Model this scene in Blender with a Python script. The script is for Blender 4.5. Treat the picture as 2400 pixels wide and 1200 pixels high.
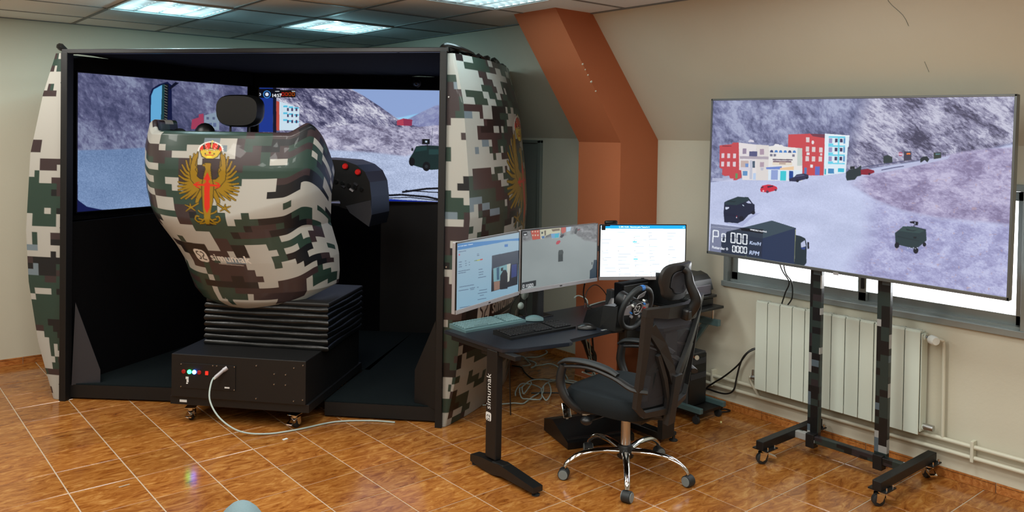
import bpy, bmesh, math, random
import numpy as np
from mathutils import Vector, Matrix, Euler

random.seed(4)
for o in list(bpy.data.objects):
    bpy.data.objects.remove(o, do_unlink=True)
SC = bpy.context.scene
COL = SC.collection
R = math.radians
PI = math.pi

# ------------------------------------------------------------------ camera
CAMH = 1.719
cam_d = bpy.data.cameras.new('camera')
cam = bpy.data.objects.new('camera', cam_d)
COL.objects.link(cam)
SC.camera = cam
YAW, PITCH, ROLL, FPX, CY = .6964593, .0177752, .0157982, 1912.34, 356.055
_f = Vector((math.sin(YAW), math.cos(YAW), 0)); _r = Vector((math.cos(YAW), -math.sin(YAW), 0)); _u = Vector((0, 0, 1))
_f2 = _f*math.cos(PITCH)-_u*math.sin(PITCH); _u2 = _u*math.cos(PITCH)+_f*math.sin(PITCH)
_r3 = _r*math.cos(ROLL)+_u2*math.sin(ROLL); _u3 = _u2*math.cos(ROLL)-_r*math.sin(ROLL)
cam.matrix_world = Matrix(((_r3.x, _u3.x, -_f2.x, 0), (_r3.y, _u3.y, -_f2.y, 0), (_r3.z, _u3.z, -_f2.z, CAMH), (0, 0, 0, 1)))
cam_d.sensor_fit = 'HORIZONTAL'
cam_d.sensor_width = 36
cam_d.lens = FPX/2400*36
cam_d.shift_y = -(600-CY)/2400
cam_d.clip_start = .05

# ------------------------------------------------------------------ world, exposure
w = bpy.data.worlds.new('world'); SC.world = w; w.use_nodes = True
bg = w.node_tree.nodes['Background']
bg.inputs[0].default_value = (.97, .98, 1.0, 1)
bg.inputs[1].default_value = 5.0
SC.view_settings.view_transform = 'Standard'
SC.view_settings.look = 'None'
SC.view_settings.exposure = 0
SC.view_settings.gamma = 1
SC.view_settings.use_curve_mapping = False
LAMP_COOL = (.66, .93, 1.0)
LAMP_WARM = (.97, 1.0, .95)
LAMP_LEFT = (1.0, .98, .92)
LAMP_W = {(1.4, 5.22): (14.0, .42), (2.6, 5.22): (8.0, .55), (2.6, 3.42): (6.5, .06)}   # watts, share for the added ceiling fill lamp
LAMP_W_LEFT = 18.0
LAMP_W_BACK = 18.0

def area(name, loc, rot, sx, sy, power, col):
    d = bpy.data.lights.new(name, 'AREA'); d.shape = 'RECTANGLE'; d.size = sx; d.size_y = sy
    d.energy = power; d.color = col
    o = bpy.data.objects.new(name, d); COL.objects.link(o); o.location = loc; o.rotation_euler = rot
    return o
# daylight pouring in through the room's windows
area('window_daylight', (4.52, 2.27, 1.165), (0, R(90), 0), .68, 1.70, 18, (.96, .99, 1))
area('window_daylight', (4.52, -.6, 1.165), (0, R(90), 0), .68, 1.70, 24, (.96, .99, 1))

XW, YB, ZC = 4.4247, 6.866, 2.524      # right wall, back wall, ceiling height
XS, ZF = 3.755, 1.717                    # slope meets ceiling at XS, wall at ZF
X0, Y0 = -3.2, -3.0                      # the room goes on behind and left of the camera

# ------------------------------------------------------------------ helpers
def lin(c):
    return tuple(((x/12.92) if x <= .04045 else ((x+.055)/1.055)**2.4) for x in c)
def rgb(r, g, b): return lin((r/255, g/255, b/255))

MATS = {}
def mat(name, col, rough=.5, metal=0, spec=.5, coat=0, coat_r=.1, bump=None, var=None, emit=None, estr=0, alpha=None, trans=None):
    m = bpy.data.materials.new(name); m.use_nodes = True
    nt = m.node_tree; b = nt.nodes['Principled BSDF']
    b.inputs['Base Color'].default_value = (*col, 1)
    b.inputs['Roughness'].default_value = rough
    b.inputs['Metallic'].default_value = metal
    b.inputs['Specular IOR Level'].default_value = spec
    b.inputs['Coat Weight'].default_value = coat
    b.inputs['Coat Roughness'].default_value = coat_r
    if emit:
        b.inputs['Emission Color'].default_value = (*emit, 1); b.inputs['Emission Strength'].default_value = estr
    if trans is not None:
        b.inputs['Transmission Weight'].default_value = trans
    if alpha is not None:
        b.inputs['Alpha'].default_value = alpha
    tc = nt.nodes.new('ShaderNodeTexCoord')
    if var:                                     # (scale, amount): gentle procedural colour variation
        n = nt.nodes.new('ShaderNodeTexNoise'); n.inputs['Scale'].default_value = var[0]; n.inputs['Detail'].default_value = 4
        nt.links.new(tc.outputs['Object'], n.inputs['Vector'])
        r = nt.nodes.new('ShaderNodeMapRange'); r.inputs['To Min'].default_value = 1-var[1]; r.inputs['To Max'].default_value = 1+var[1]
        nt.links.new(n.outputs[0], r.inputs[0])
        mx = nt.nodes.new('ShaderNodeMix'); mx.data_type = 'RGBA'; mx.blend_type = 'MULTIPLY'; mx.inputs[0].default_value = 1
        mx.inputs[6].default_value = (*col, 1); nt.links.new(r.outputs[0], mx.inputs[7])
        nt.links.new(mx.outputs[2], b.inputs['Base Color'])
    if bump:                                    # (scale, strength)
        n = nt.nodes.new('ShaderNodeTexNoise'); n.inputs['Scale'].default_value = bump[0]; n.inputs['Detail'].default_value = 3
        nt.links.new(tc.outputs['Object'], n.inputs['Vector'])
        bm_ = nt.nodes.new('ShaderNodeBump'); bm_.inputs['Strength'].default_value = bump[1]; bm_.inputs['Distance'].default_value = .005
        nt.links.new(n.outputs[0], bm_.inputs['Height']); nt.links.new(bm_.outputs[0], b.inputs['Normal'])
    return m

M = dict(
    wall=mat('cream_plaster', rgb(204, 200, 182), .75, spec=.3, bump=(60, .12), var=(2.2, .05)),
    wall_back=mat('cream_plaster_back', rgb(206, 204, 186), .75, spec=.3, bump=(60, .1), var=(2, .04)),
    orange=mat('orange_paint', rgb(176, 102, 66), .7, spec=.3, bump=(50, .1), var=(2.5, .06)),
    ceil=mat('mineral_ceiling_tile', rgb(226, 236, 238), .8, spec=.2, bump=(180, .25)),
    grid=mat('ceiling_grid_metal', rgb(120, 125, 125), .6),
    grout=mat('floor_grout', rgb(182, 166, 144), .6, var=(8, .1)),
    black=mat('black_powder_coat', rgb(9, 9, 10), .5, bump=(400, .1)),
    blackmat=mat('black_cloth', rgb(8, 8, 10), .9, spec=.1, bump=(90, .2)),
    blackpl=mat('black_plastic', rgb(17, 18, 19), .38),
    blackgl=mat('black_gloss_vinyl', rgb(8, 10, 11), .32, spec=.5, bump=(26, .35)),
    carpet=mat('grey_black_carpet', rgb(20, 27, 29), .95, spec=.1, bump=(300, .4)),
    chairpl=mat('charcoal_plastic', rgb(29, 30, 31), .42),
    fabric=mat('black_seat_fabric', rgb(20, 27, 31), .85, spec=.3, bump=(500, .4)),
    desk=mat('navy_black_desktop', rgb(28, 33, 42), .33, spec=.5, bump=(500, .1)),
    chrome=mat('chrome', (.8, .8, .8), .06, 1),
    steel=mat('brushed_steel', (.6, .6, .6), .3, 1),
    alu=mat('anodised_aluminium', rgb(150, 160, 160), .3, .35),
    silver=mat('silver_plastic', rgb(168, 166, 170), .35, .3),
    white=mat('white_plastic', rgb(225, 228, 222), .4),
    rad=mat('white_radiator_enamel', rgb(214, 222, 210), .3, spec=.5),
    pipe=mat('cream_painted_pipe', rgb(208, 206, 188), .4, var=(6, .06)),
    teal=mat('grey_green_steel_tube', rgb(74, 98, 100), .4),
    greykb=mat('grey_green_keyboard_plastic', rgb(88, 118, 122), .5),
    key=mat('black_key_plastic', rgb(30, 31, 33), .35),
    greykey=mat('grey_key_plastic', rgb(110, 142, 146), .5),
    cablew=mat('white_cable', rgb(170, 185, 180), .4),
    cableb=mat('black_cable', rgb(14, 14, 15), .45),
    tvframe=mat('titanium_tv_frame', rgb(105, 108, 108), .35, .6),
    bezel=mat('black_bezel', rgb(10, 10, 12), .3),
    floortint=mat('floor_reflection_bracket', rgb(190, 150, 100), .35, .7),  # castor brackets: the floor's orange reflection is painted into the metal colour
    rubber=mat('black_rubber', rgb(32, 36, 38), .55),
    greyrub=mat('grey_wheel_rim', rgb(120, 128, 128), .5),
    blue=mat('blue_plastic', rgb(30, 110, 190), .4),
    red=mat('red_plastic', rgb(205, 40, 28), .4),
    redp=mat('red_knob_plastic', rgb(215, 30, 24), .35),
    greyb=mat('blue_grey_upholstery', rgb(98, 120, 126), .75, bump=(300, .3), var=(5, .05)),
    paper=mat('white_label', rgb(220, 222, 220), .6),
    printg=mat('grey_printer_plastic', rgb(88, 86, 96), .4),
    ledg=mat('green_led', (0, .1, 0), .4, emit=(.02, 1, .12), estr=14),
    ledb=mat('blue_led', (0, 0, .1), .4, emit=(.04, .14, 1), estr=26),
    ledr=mat('dim_red_led', rgb(120, 12, 14), .35, emit=(1, .02, .02), estr=.15),
    ledr2=mat('red_rocker_switch', rgb(180, 20, 16), .35, emit=(1, .04, .02), estr=.8),
    tube=mat('lit_fluorescent_tube', (1, 1, 1), .5, emit=(.80, .96, 1), estr=11),
    reflector=mat('glowing_louvre_reflector', rgb(225, 238, 240), .35, emit=(.75, .95, 1), estr=1.0),  # own emission stands in for tube light bouncing off the reflector
    louvre=mat('louvre_blade_enamel', rgb(200, 215, 218), .35),
    dirt=mat('crumb', rgb(225, 215, 150), .7),
    darkpanel=mat('shade_and_crack_grey', rgb(120, 128, 122), .6),  # booth shadow on the shutter painted as grey; also colours the slope cracks
    olive=mat('motor_grey', rgb(60, 62, 64), .5),
    mesh=mat('chair_mesh_fabric', rgb(58, 58, 62), .8, spec=.2, bump=(600, .5), alpha=.78),
    facet=mat('dark_grey_facet', rgb(44, 46, 52), .4),
)
def glass():
    m = bpy.data.materials.new('window_glass'); m.use_nodes = True; nt = m.node_tree
    nt.nodes.clear(); o = nt.nodes.new('ShaderNodeOutputMaterial')
    t = nt.nodes.new('ShaderNodeBsdfTransparent'); g = nt.nodes.new('ShaderNodeBsdfGlossy'); g.inputs['Roughness'].default_value = .02
    f = nt.nodes.new('ShaderNodeFresnel'); mx = nt.nodes.new('ShaderNodeMixShader')
    nt.links.new(f.outputs[0], mx.inputs[0]); nt.links.new(t.outputs[0], mx.inputs[1]); nt.links.new(g.outputs[0], mx.inputs[2])
    nt.links.new(mx.outputs[0], o.inputs[0]); return m
M['glass'] = glass()

def tile_mat(name, dark, mid, light, red, scale=1.0, rough=.10):
    m = bpy.data.materials.new(name); m.use_nodes = True; nt = m.node_tree; b = nt.nodes['Principled BSDF']
    N, L = nt.nodes.new, nt.links.new
    geo = N('ShaderNodeNewGeometry'); oi = N('ShaderNodeObjectInfo')
    mul = N('ShaderNodeMath'); mul.operation = 'MULTIPLY'; mul.inputs[1].default_value = 37; L(oi.outputs['Random'], mul.inputs[0])
    cx = N('ShaderNodeCombineXYZ'); L(mul.outputs[0], cx.inputs[0]); L(mul.outputs[0], cx.inputs[2])
    add = N('ShaderNodeVectorMath'); add.operation = 'ADD'; L(geo.outputs['Position'], add.inputs[0]); L(cx.outputs[0], add.inputs[1])
    mp = N('ShaderNodeMapping'); mp.inputs['Rotation'].default_value = (0, 0, R(-14)); mp.inputs['Scale'].default_value = (3.2*scale, 9.5*scale, 9*scale)
    L(add.outputs[0], mp.inputs[0])
    n1 = N('ShaderNodeTexNoise'); n1.inputs['Scale'].default_value = 2.3; n1.inputs['Detail'].default_value = 8; n1.inputs['Roughness'].default_value = .68; n1.inputs['Distortion'].default_value = 1.6
    L(mp.outputs[0], n1.inputs['Vector'])
    r = N('ShaderNodeValToRGB'); e = r.color_ramp.elements
    e[0].position = .26; e[0].color = (*dark, 1); e[1].position = .74; e[1].color = (*light, 1)
    k = e.new(.39); k.color = (*red, 1); k = e.new(.54); k.color = (*mid, 1)
    L(n1.outputs[0], r.inputs[0])
    hs = N('ShaderNodeHueSaturation'); mr = N('ShaderNodeMapRange'); mr.inputs['To Min'].default_value = .86; mr.inputs['To Max'].default_value = 1.12
    L(oi.outputs['Random'], mr.inputs[0]); L(mr.outputs[0], hs.inputs['Value']); L(r.outputs[0], hs.inputs['Color'])
    L(hs.outputs[0], b.inputs['Base Color'])
    n2 = N('ShaderNodeTexNoise'); n2.inputs['Scale'].default_value = 5; L(geo.outputs['Position'], n2.inputs['Vector'])
    mr2 = N('ShaderNodeMapRange'); mr2.inputs['To Min'].default_value = rough; mr2.inputs['To Max'].default_value = rough+.16; L(n2.outputs[0], mr2.inputs[0])
    L(mr2.outputs[0], b.inputs['Roughness'])
    b.inputs['Specular IOR Level'].default_value = .55
    bp = N('ShaderNodeBump'); bp.inputs['Strength'].default_value = .05; bp.inputs['Distance'].default_value = .004; L(n1.outputs[0], bp.inputs['Height']); L(bp.outputs[0], b.inputs['Normal'])
    return m
M['tile'] = tile_mat('marbled_orange_tile', rgb(86, 48, 18), rgb(164, 106, 48), rgb(196, 146, 84), rgb(134, 76, 30), 1.0, .07)
M['skirt'] = tile_mat('marbled_skirting_tile', rgb(120, 66, 26), rgb(186, 118, 58), rgb(214, 154, 92), rgb(160, 92, 38), 1.4, .25)

CAMO = [rgb(202, 200, 190), rgb(50, 74, 66), rgb(66, 54, 56), rgb(28, 31, 35), rgb(122, 138, 148)]
def camo_node(name, cell=.04):
    """digital camouflage from snapped object coordinates and constant colour ramps"""
    m = bpy.data.materials.new(name); m.use_nodes = True; nt = m.node_tree; b = nt.nodes['Principled BSDF']
    N, L = nt.nodes.new, nt.links.new
    tc = N('ShaderNodeTexCoord')
    sn = N('ShaderNodeVectorMath'); sn.operation = 'SNAP'; sn.inputs[1].default_value = (cell, cell, cell*.85); L(tc.outputs['Object'], sn.inputs[0])
    mp = N('ShaderNodeMapping'); mp.inputs['Scale'].default_value = (8, 8, 11); L(sn.outputs[0], mp.inputs[0])
    n = N('ShaderNodeTexNoise'); n.inputs['Scale'].default_value = .9; n.inputs['Detail'].default_value = 2; L(mp.outputs[0], n.inputs['Vector'])
    r = N('ShaderNodeValToRGB'); r.color_ramp.interpolation = 'CONSTANT'; e = r.color_ramp.elements
    cs = [(0, rgb(40, 34, 38)), (.40, rgb(14, 16, 18)), (.46, rgb(36, 48, 46)), (.53, rgb(16, 17, 20)), (.575, rgb(80, 94, 104)), (.595, rgb(150, 150, 148))]
    e[0].position = 0; e[0].color = (*cs[0][1], 1); e[1].position = cs[1][0]; e[1].color = (*cs[1][1], 1)
    for p, c in cs[2:]:
        k = e.new(p); k.color = (*c, 1)
    L(n.outputs[0], r.inputs[0]); L(r.outputs[0], b.inputs['Base Color']); b.inputs['Roughness'].default_value = .35
    return m
M['camopost'] = camo_node('digital_camouflage_wrap', .042)

def painted(name, rough=.4, emit=0.0, coat=0, spec=.5):
    """surface whose colours come from the mesh's own 'Col' attribute"""
    m = bpy.data.materials.new(name); m.use_nodes = True; nt = m.node_tree; b = nt.nodes['Principled BSDF']
    a = nt.nodes.new('ShaderNodeAttribute'); a.attribute_name = 'Col'
    if emit:
        b.inputs['Base Color'].default_value = (.01, .01, .012, 1)
        nt.links.new(a.outputs['Color'], b.inputs['Emission Color']); b.inputs['Emission Strength'].default_value = emit
        b.inputs['Roughness'].default_value = rough
    else:
        nt.links.new(a.outputs['Color'], b.inputs['Base Color']); b.inputs['Roughness'].default_value = rough
    b.inputs['Specular IOR Level'].default_value = spec
    b.inputs['Coat Weight'].default_value = coat
    return m
M['wrap'] = painted('printed_camouflage_wrap', .36, coat=.15)
M['screen_tv'] = painted('lit_tv_screen', .35, .95, spec=.3)
M['screen_sim'] = painted('lit_simulator_screen', .35, .85, spec=.2)
M['screen_mon'] = painted('lit_monitor_screen', .4, .72, spec=.3)
M['screen_mon2'] = painted('bright_monitor_screen', .4, 1.6, spec=.3)

class MB:
    def __init__(s): s.bm = bmesh.new()
    def box(s, c, d, rot=None, bev=0, seg=2):
        g = bmesh.ops.create_cube(s.bm, size=1)['verts']
        mt = Matrix.Translation(c) @ (rot.to_4x4() if rot else Matrix.Identity(4)) @ Matrix.Diagonal((d[0], d[1], d[2], 1))
        bmesh.ops.transform(s.bm, matrix=mt, verts=g)
        if bev:
            es = list({e for v in g for e in v.link_edges})
            bmesh.ops.bevel(s.bm, geom=es, offset=min(bev, min(d)*.45), segments=seg, profile=.5, affect='EDGES')
        return s
    def bb(s, x0, x1, y0, y1, z0, z1, bev=0):
        return s.box(((x0+x1)/2, (y0+y1)/2, (z0+z1)/2), (abs(x1-x0), abs(y1-y0), abs(z1-z0)), None, bev)
    def cyl(s, p, q, r, seg=16, r2=None):
        p, q = Vector(p), Vector(q); d = q-p
        g = bmesh.ops.create_cone(s.bm, cap_ends=True, segments=seg, radius1=r, radius2=r if r2 is None else r2, depth=d.length)['verts']
        mt = Matrix.Translation((p+q)/2) @ d.to_track_quat('Z', 'Y').to_matrix().to_4x4()
        bmesh.ops.transform(s.bm, matrix=mt, verts=g)
        return s
    def sph(s, c, r, seg=16, sc=(1, 1, 1), rot=None):
        g = bmesh.ops.create_uvsphere(s.bm, u_segments=seg, v_segments=max(6, seg//2), radius=r)['verts']
        mt = Matrix.Translation(c) @ (rot.to_4x4() if rot else Matrix.Identity(4)) @ Matrix.Diagonal((*sc, 1))
        bmesh.ops.transform(s.bm, matrix=mt, verts=g)
        return s
    def tube(s, pts, r, seg=8, smooth=4, flat=1.0, closed=False):
        pts = [Vector(p) for p in pts]
        rr = r if isinstance(r, (list, tuple)) else [r]*len(pts)
        if smooth > 1 and len(pts) > 2:
            P, Q = [], []
            n = len(pts)
            rng = n if closed else n-1
            for i in range(rng):
                if closed: a, b, c, d = pts[(i-1) % n], pts[i], pts[(i+1) % n], pts[(i+2) % n]
                else: a, b, c, d = pts[max(i-1, 0)], pts[i], pts[i+1], pts[min(i+2, n-1)]
                for k in range(smooth):
                    t = k/smooth
                    P.append(.5*((2*b)+(c-a)*t+(2*a-5*b+4*c-d)*t*t+(3*b-a-3*c+d)*t**3)); Q.append(rr[i]*(1-t)+rr[(i+1) % n]*t)
            if not closed: P.append(pts[-1]); Q.append(rr[-1])
            pts, rr = P, Q
        n = len(pts); rings = []; up = None
        for i in range(n):
            if closed: t = (pts[(i+1) % n]-pts[i-1])
            else: t = pts[min(i+1, n-1)]-pts[max(i-1, 0)]
            t.normalize()
            if up is None:
                up = Vector((0, 0, 1)) if abs(t.z) < .9 else Vector((1, 0, 0))
            x = up.cross(t)
            if x.length < 1e-6: x = Vector((1, 0, 0))
            x.normalize(); y = t.cross(x); up = y
            rings.append([s.bm.verts.new(pts[i]+rr[i]*(x*math.cos(2*PI*k/seg)+y*math.sin(2*PI*k/seg)*flat)) for k in range(seg)])
        m = n if closed else n-1
        for i in range(m):
            a, b = rings[i], rings[(i+1) % n]
            for k in range(seg): s.bm.faces.new((a[k], a[(k+1) % seg], b[(k+1) % seg], b[k]))
        if not closed:
            s.bm.faces.new(rings[0][::-1]); s.bm.faces.new(rings[-1])
        return s
    def prism(s, poly, o, ax, ay, dz):
        """polygon in the plane o + a*ax + b*ay, extruded by the vector dz"""
        o, ax, ay, dz = Vector(o), Vector(ax), Vector(ay), Vector(dz)
        a = [s.bm.verts.new(o+ax*p[0]+ay*p[1]) for p in poly]; b = [s.bm.verts.new(v.co+dz) for v in a]; n = len(a)
        s.bm.faces.new(a); s.bm.faces.new(b[::-1])
        for i in range(n): s.bm.faces.new((a[i], b[i], b[(i+1) % n], a[(i+1) % n]))
        return s
    def lathe(s, prof, c, axis=(0, 0, 1), seg=24):
        q = Vector(axis).to_track_quat('Z', 'Y').to_matrix(); c = Vector(c); rings = []
        for r, z in prof:
            rings.append([s.bm.verts.new(c+q@Vector((r*math.cos(2*PI*k/seg), r*math.sin(2*PI*k/seg), z))) for k in range(seg)])
        for a, b in zip(rings, rings[1:]):
            for k in range(seg): s.bm.faces.new((a[k], a[(k+1) % seg], b[(k+1) % seg], b[k]))
        s.bm.faces.new(rings[0][::-1]); s.bm.faces.new(rings[-1])
        return s
    def loft(s, rings, cap=True, close=True):
        rr = [[s.bm.verts.new(p) for p in r] for r in rings]; n = len(rr[0])
        for a, b in zip(rr, rr[1:]):
            for k in range(n if close else n-1): s.bm.faces.new((a[k], a[(k+1) % n], b[(k+1) % n], b[k]))
        if cap: s.bm.faces.new(rr[0][::-1]); s.bm.faces.new(rr[-1])
        return s
    def tri(s, vs, fs):
        v = [s.bm.verts.new(p) for p in vs]
        for f in fs:
            try: s.bm.faces.new([v[i] for i in f])
            except ValueError: pass
        return s
    def obj(s, name, m, parent=None, world=False, smooth=False, subdiv=0, kind=None, label=None, fixn=True):
        if fixn: bmesh.ops.recalc_face_normals(s.bm, faces=s.bm.faces)
        me = bpy.data.meshes.new(name); s.bm.to_mesh(me); s.bm.free()
        if world and parent is not None: me.transform(MW(parent).inverted())
        me.materials.append(m)
        o = bpy.data.objects.new(name, me); COL.objects.link(o)
        if parent is not None: o.parent = parent
        if smooth:
            for p in me.polygons: p.use_smooth = True
            me.set_sharp_from_angle(angle=R(38))
        if subdiv:
            md = o.modifiers.new('subdivision', 'SUBSURF'); md.levels = subdiv; md.render_levels = subdiv
        if kind: o['kind'] = kind
        if label: o['label'] = label
        return o

def MW(o):
    m = Matrix.LocRotScale(o.location, o.rotation_euler, o.scale)
    return MW(o.parent) @ m if o.parent else m
def tag(o, label, cat, group=None):
    o['label'] = label; o['category'] = cat
    if group: o['group'] = group
    return o
def thing(name, label, cat, loc=(0, 0, 0), rz=0, group=None, rot=None):
    o = bpy.data.objects.new(name, None); COL.objects.link(o); o.empty_display_size = .1
    o.location = loc; o.rotation_euler = rot if rot else (0, 0, rz)
    return tag(o, label, cat, group)
def struct(o): o['kind'] = 'structure'; return o
def copy_tree(o, parent=None):
    c = o.copy(); COL.objects.link(c)
    if parent is not None: c.parent = parent
    for ch in [x for x in list(COL.objects) if x.parent == o]: copy_tree(ch, c)
    return c

# ------------------------------------------------------------------ flat print: a small painter working in numpy
_fc = {}
def glyphs(txt):
    """triangles of a piece of lettering, unit size"""
    if txt not in _fc:
        cu = bpy.data.curves.new('t', 'FONT'); cu.body = txt; cu.size = 1; cu.resolution_u = 3
        o = bpy.data.objects.new('t', cu); COL.objects.link(o)
        dg = bpy.context.evaluated_depsgraph_get(); me = bpy.data.meshes.new_from_object(o.evaluated_get(dg))
        me.calc_loop_triangles()
        v = np.array([x.co[:2] for x in me.vertices]) if len(me.vertices) else np.zeros((0, 2))
        t = [tuple(x.vertices) for x in me.loop_triangles]
        bpy.data.objects.remove(o); bpy.data.curves.remove(cu); bpy.data.meshes.remove(me)
        _fc[txt] = (v, t)
    return _fc[txt]

def homog(src, dst):
    A = []
    for (x, y), (u, v) in zip(src, dst):
        A.append([x, y, 1, 0, 0, 0, -u*x, -u*y, -u]); A.append([0, 0, 0, x, y, 1, -v*x, -v*y, -v])
    return np.linalg.svd(np.array(A, float))[2][-1].reshape(3, 3)

class Canvas:
    """picture of w x h cells; corners = the four corners (TL,TR,BR,BL) of the drawing frame"""
    def __init__(s, w, h, bg, corners=None):
        s.w, s.h = w, h; s.a = np.empty((h, w, 3)); s.a[:] = np.array(bg)/255.
        dst = [(0, 0), (w, 0), (w, h), (0, h)]
        s.H = homog(corners or dst, dst); Hi = np.linalg.inv(s.H)
        X, Y = np.meshgrid(np.arange(w)+.5, np.arange(h)+.5)
        D = Hi[2, 0]*X+Hi[2, 1]*Y+Hi[2, 2]
        s.X = (Hi[0, 0]*X+Hi[0, 1]*Y+Hi[0, 2])/D; s.Y = (Hi[1, 0]*X+Hi[1, 1]*Y+Hi[1, 2])/D
        s.U, s.V = X, Y
    def m(s, p):
        p = np.asarray(p, float); q = np.c_[p, np.ones(len(p))] @ s.H.T
        return q[:, :2]/q[:, 2:]
    def cov(s, pts, out=None):
        q = s.m(pts); x0, y0 = np.floor(q.min(0)).astype(int); x1, y1 = np.ceil(q.max(0)).astype(int)
        x0, y0, x1, y1 = max(x0, 0), max(y0, 0), min(x1, s.w), min(y1, s.h)
        if x1 <= x0 or y1 <= y0: return None
        c = np.zeros((y1-y0, x1-x0))
        for dx, dy in ((.25, .25), (.75, .25), (.25, .75), (.75, .75)):
            X, Y = np.meshgrid(np.arange(x0, x1)+dx, np.arange(y0, y1)+dy)
            ins = np.zeros(X.shape, bool)
            for (ax, ay), (bx, by) in zip(q, np.roll(q, -1, 0)):
                if ay == by: continue
                k = ((ay > Y) != (by > Y)) & (X < (bx-ax)*(Y-ay)/(by-ay)+ax); ins ^= k
            c += ins*.25
        return (x0, y0, x1, y1, c)
    def poly(s, pts, col, al=1.0):
        r = s.cov(pts)
        if r is None: return
        x0, y0, x1, y1, c = r; c = c[..., None]*al
        s.a[y0:y1, x0:x1] = s.a[y0:y1, x0:x1]*(1-c)+np.array(col)/255.*c
    def rect(s, x0, y0, x1, y1, col, al=1.0): s.poly([(x0, y0), (x1, y0), (x1, y1), (x0, y1)], col, al)
    def circ(s, x, y, r, col, ry=None, al=1.0, n=20):
        ry = ry or r; s.poly([(x+r*math.cos(2*PI*k/n), y+ry*math.sin(2*PI*k/n)) for k in range(n)], col, al)
    def line(s, pts, wd, col, al=1.0, w2=None):
        n = len(pts)-1
        for i, ((ax, ay), (bx, by)) in enumerate(zip(pts, pts[1:])):
            l = math.hypot(bx-ax, by-ay) or 1; nx, ny = -(by-ay)/l/2, (bx-ax)/l/2
            wa = wd if w2 is None else wd+(w2-wd)*i/n; wb = wd if w2 is None else wd+(w2-wd)*(i+1)/n
            s.poly([(ax+nx*wa, ay+ny*wa), (bx+nx*wb, by+ny*wb), (bx-nx*wb, by-ny*wb), (ax-nx*wa, ay-ny*wa)], col, al)
    def text(s, t, x, y, size, col, ex=(1, 0), ey=(0, -1), al=1.0, bold=0):
        v, tr = glyphs(t); acc = np.zeros((s.h, s.w))
        for dx in ((0,) if not bold else (-bold, 0, bold)):
            P = np.c_[x+dx+size*(v[:, 0]*ex[0]+v[:, 1]*ey[0]), y+size*(v[:, 0]*ex[1]+v[:, 1]*ey[1])]
            for f in tr:
                r = s.cov(P[list(f)])
                if r is not None: acc[r[1]:r[3], r[0]:r[2]] += r[4]
        c = np.clip(acc, 0, 1)[..., None]*al
        s.a = s.a*(1-c)+np.array(col)/255.*c
    def blend(s, mask, col):
        c = np.clip(mask, 0, 1)[..., None]; col = np.asarray(col, float)
        if col.ndim == 1: col = col/255.
        s.a = s.a*(1-c)+col*c

def vnoise(x, y, seed=0):
    xi = np.floor(x).astype(np.int64); yi = np.floor(y).astype(np.int64); fx = x-xi; fy = y-yi
    fx = fx*fx*(3-2*fx); fy = fy*fy*(3-2*fy)
    def h(a, b):
        n = (a*374761393+b*668265263+seed*1442695041) & 0xffffffff
        n = ((n ^ (n >> 13))*1274126177) & 0xffffffff
        return ((n ^ (n >> 16)) & 0xffff)/65535.
    return (h(xi, yi)*(1-fx)+h(xi+1, yi)*fx)*(1-fy)+(h(xi, yi+1)*(1-fx)+h(xi+1, yi+1)*fx)*fy
def fbm(x, y, o=5, seed=0, g=.55):
    t = 0; a = 1; n = 0
    for i in range(o): t = t+a*vnoise(x*2**i, y*2**i, seed+i*7); n += a; a *= g
    return t/n
def rock(X, Y, sc, ang, st, seed, c0, c1, c2):
    ca, sa = math.cos(ang), math.sin(ang)
    x = (X*ca+Y*sa)/sc; y = (-X*sa+Y*ca)/sc*st
    wx = (fbm(x*1.7+9, y*1.7, 4, seed+50)-.5)*.9
    n = fbm(x*1.2+wx, y*1.2-wx, 4, seed, .6); f = fbm(x*7+wx*3, y*7, 5, seed+20, .78)
    rd = 1-np.abs(2*fbm(x*3.1+wx*2, y*3.1, 5, seed+3, .7)-1)*3
    t = np.clip(.5+(n-.5)*1.7+(f-.5)*1.5+.16*(rd-.45), 0, 1)[..., None]; c0, c1, c2 = [np.array(c)/255. for c in (c0, c1, c2)]
    return np.where(t < .5, c0+(c1-c0)*t*2, c1+(c2-c1)*(t*2-1))
def above(cv, line, soft=2.0):
    xs = [p[0] for p in line]; ys = [p[1] for p in line]
    return np.clip((np.interp(cv.X, xs, ys)-cv.Y)/soft+.5, 0, 1)

def canvas_mesh(name, cv, fn, m, parent, hdr=None):
    """surface fn(s,t) (t from the top) with the canvas colours on its vertices"""
    h, w = cv.h, cv.w
    S, T = np.meshgrid(np.linspace(0, 1, w), np.linspace(0, 1, h))
    P = np.stack(fn(S, T), -1).reshape(-1, 3)
    idx = np.arange(h*w).reshape(h, w)
    F = np.stack([idx[:-1, :-1], idx[1:, :-1], idx[1:, 1:], idx[:-1, 1:]], -1).reshape(-1, 4)
    me = bpy.data.meshes.new(name); me.vertices.add(len(P)); me.vertices.foreach_set('co', P.astype(np.float32).ravel())
    me.loops.add(F.size); me.loops.foreach_set('vertex_index', F.astype(np.int32).ravel())
    me.polygons.add(len(F)); me.polygons.foreach_set('loop_start', (np.arange(len(F))*4).astype(np.int32))
    me.update(calc_edges=True)
    at = me.color_attributes.new('Col', 'FLOAT_COLOR', 'POINT')
    c = np.clip(cv.a, 0, 1).reshape(-1, 3); c = np.where(c <= .04045, c/12.92, ((c+.055)/1.055)**2.4)
    if hdr is not None: c = c*hdr
    at.data.foreach_set('color', np.c_[c, np.ones(len(c))].astype(np.float32).ravel())
    me.polygons.foreach_set('use_smooth', np.ones(len(F), bool)); me.materials.append(m); me.update()
    o = bpy.data.objects.new(name, me); COL.objects.link(o); o.parent = parent
    return o

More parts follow.
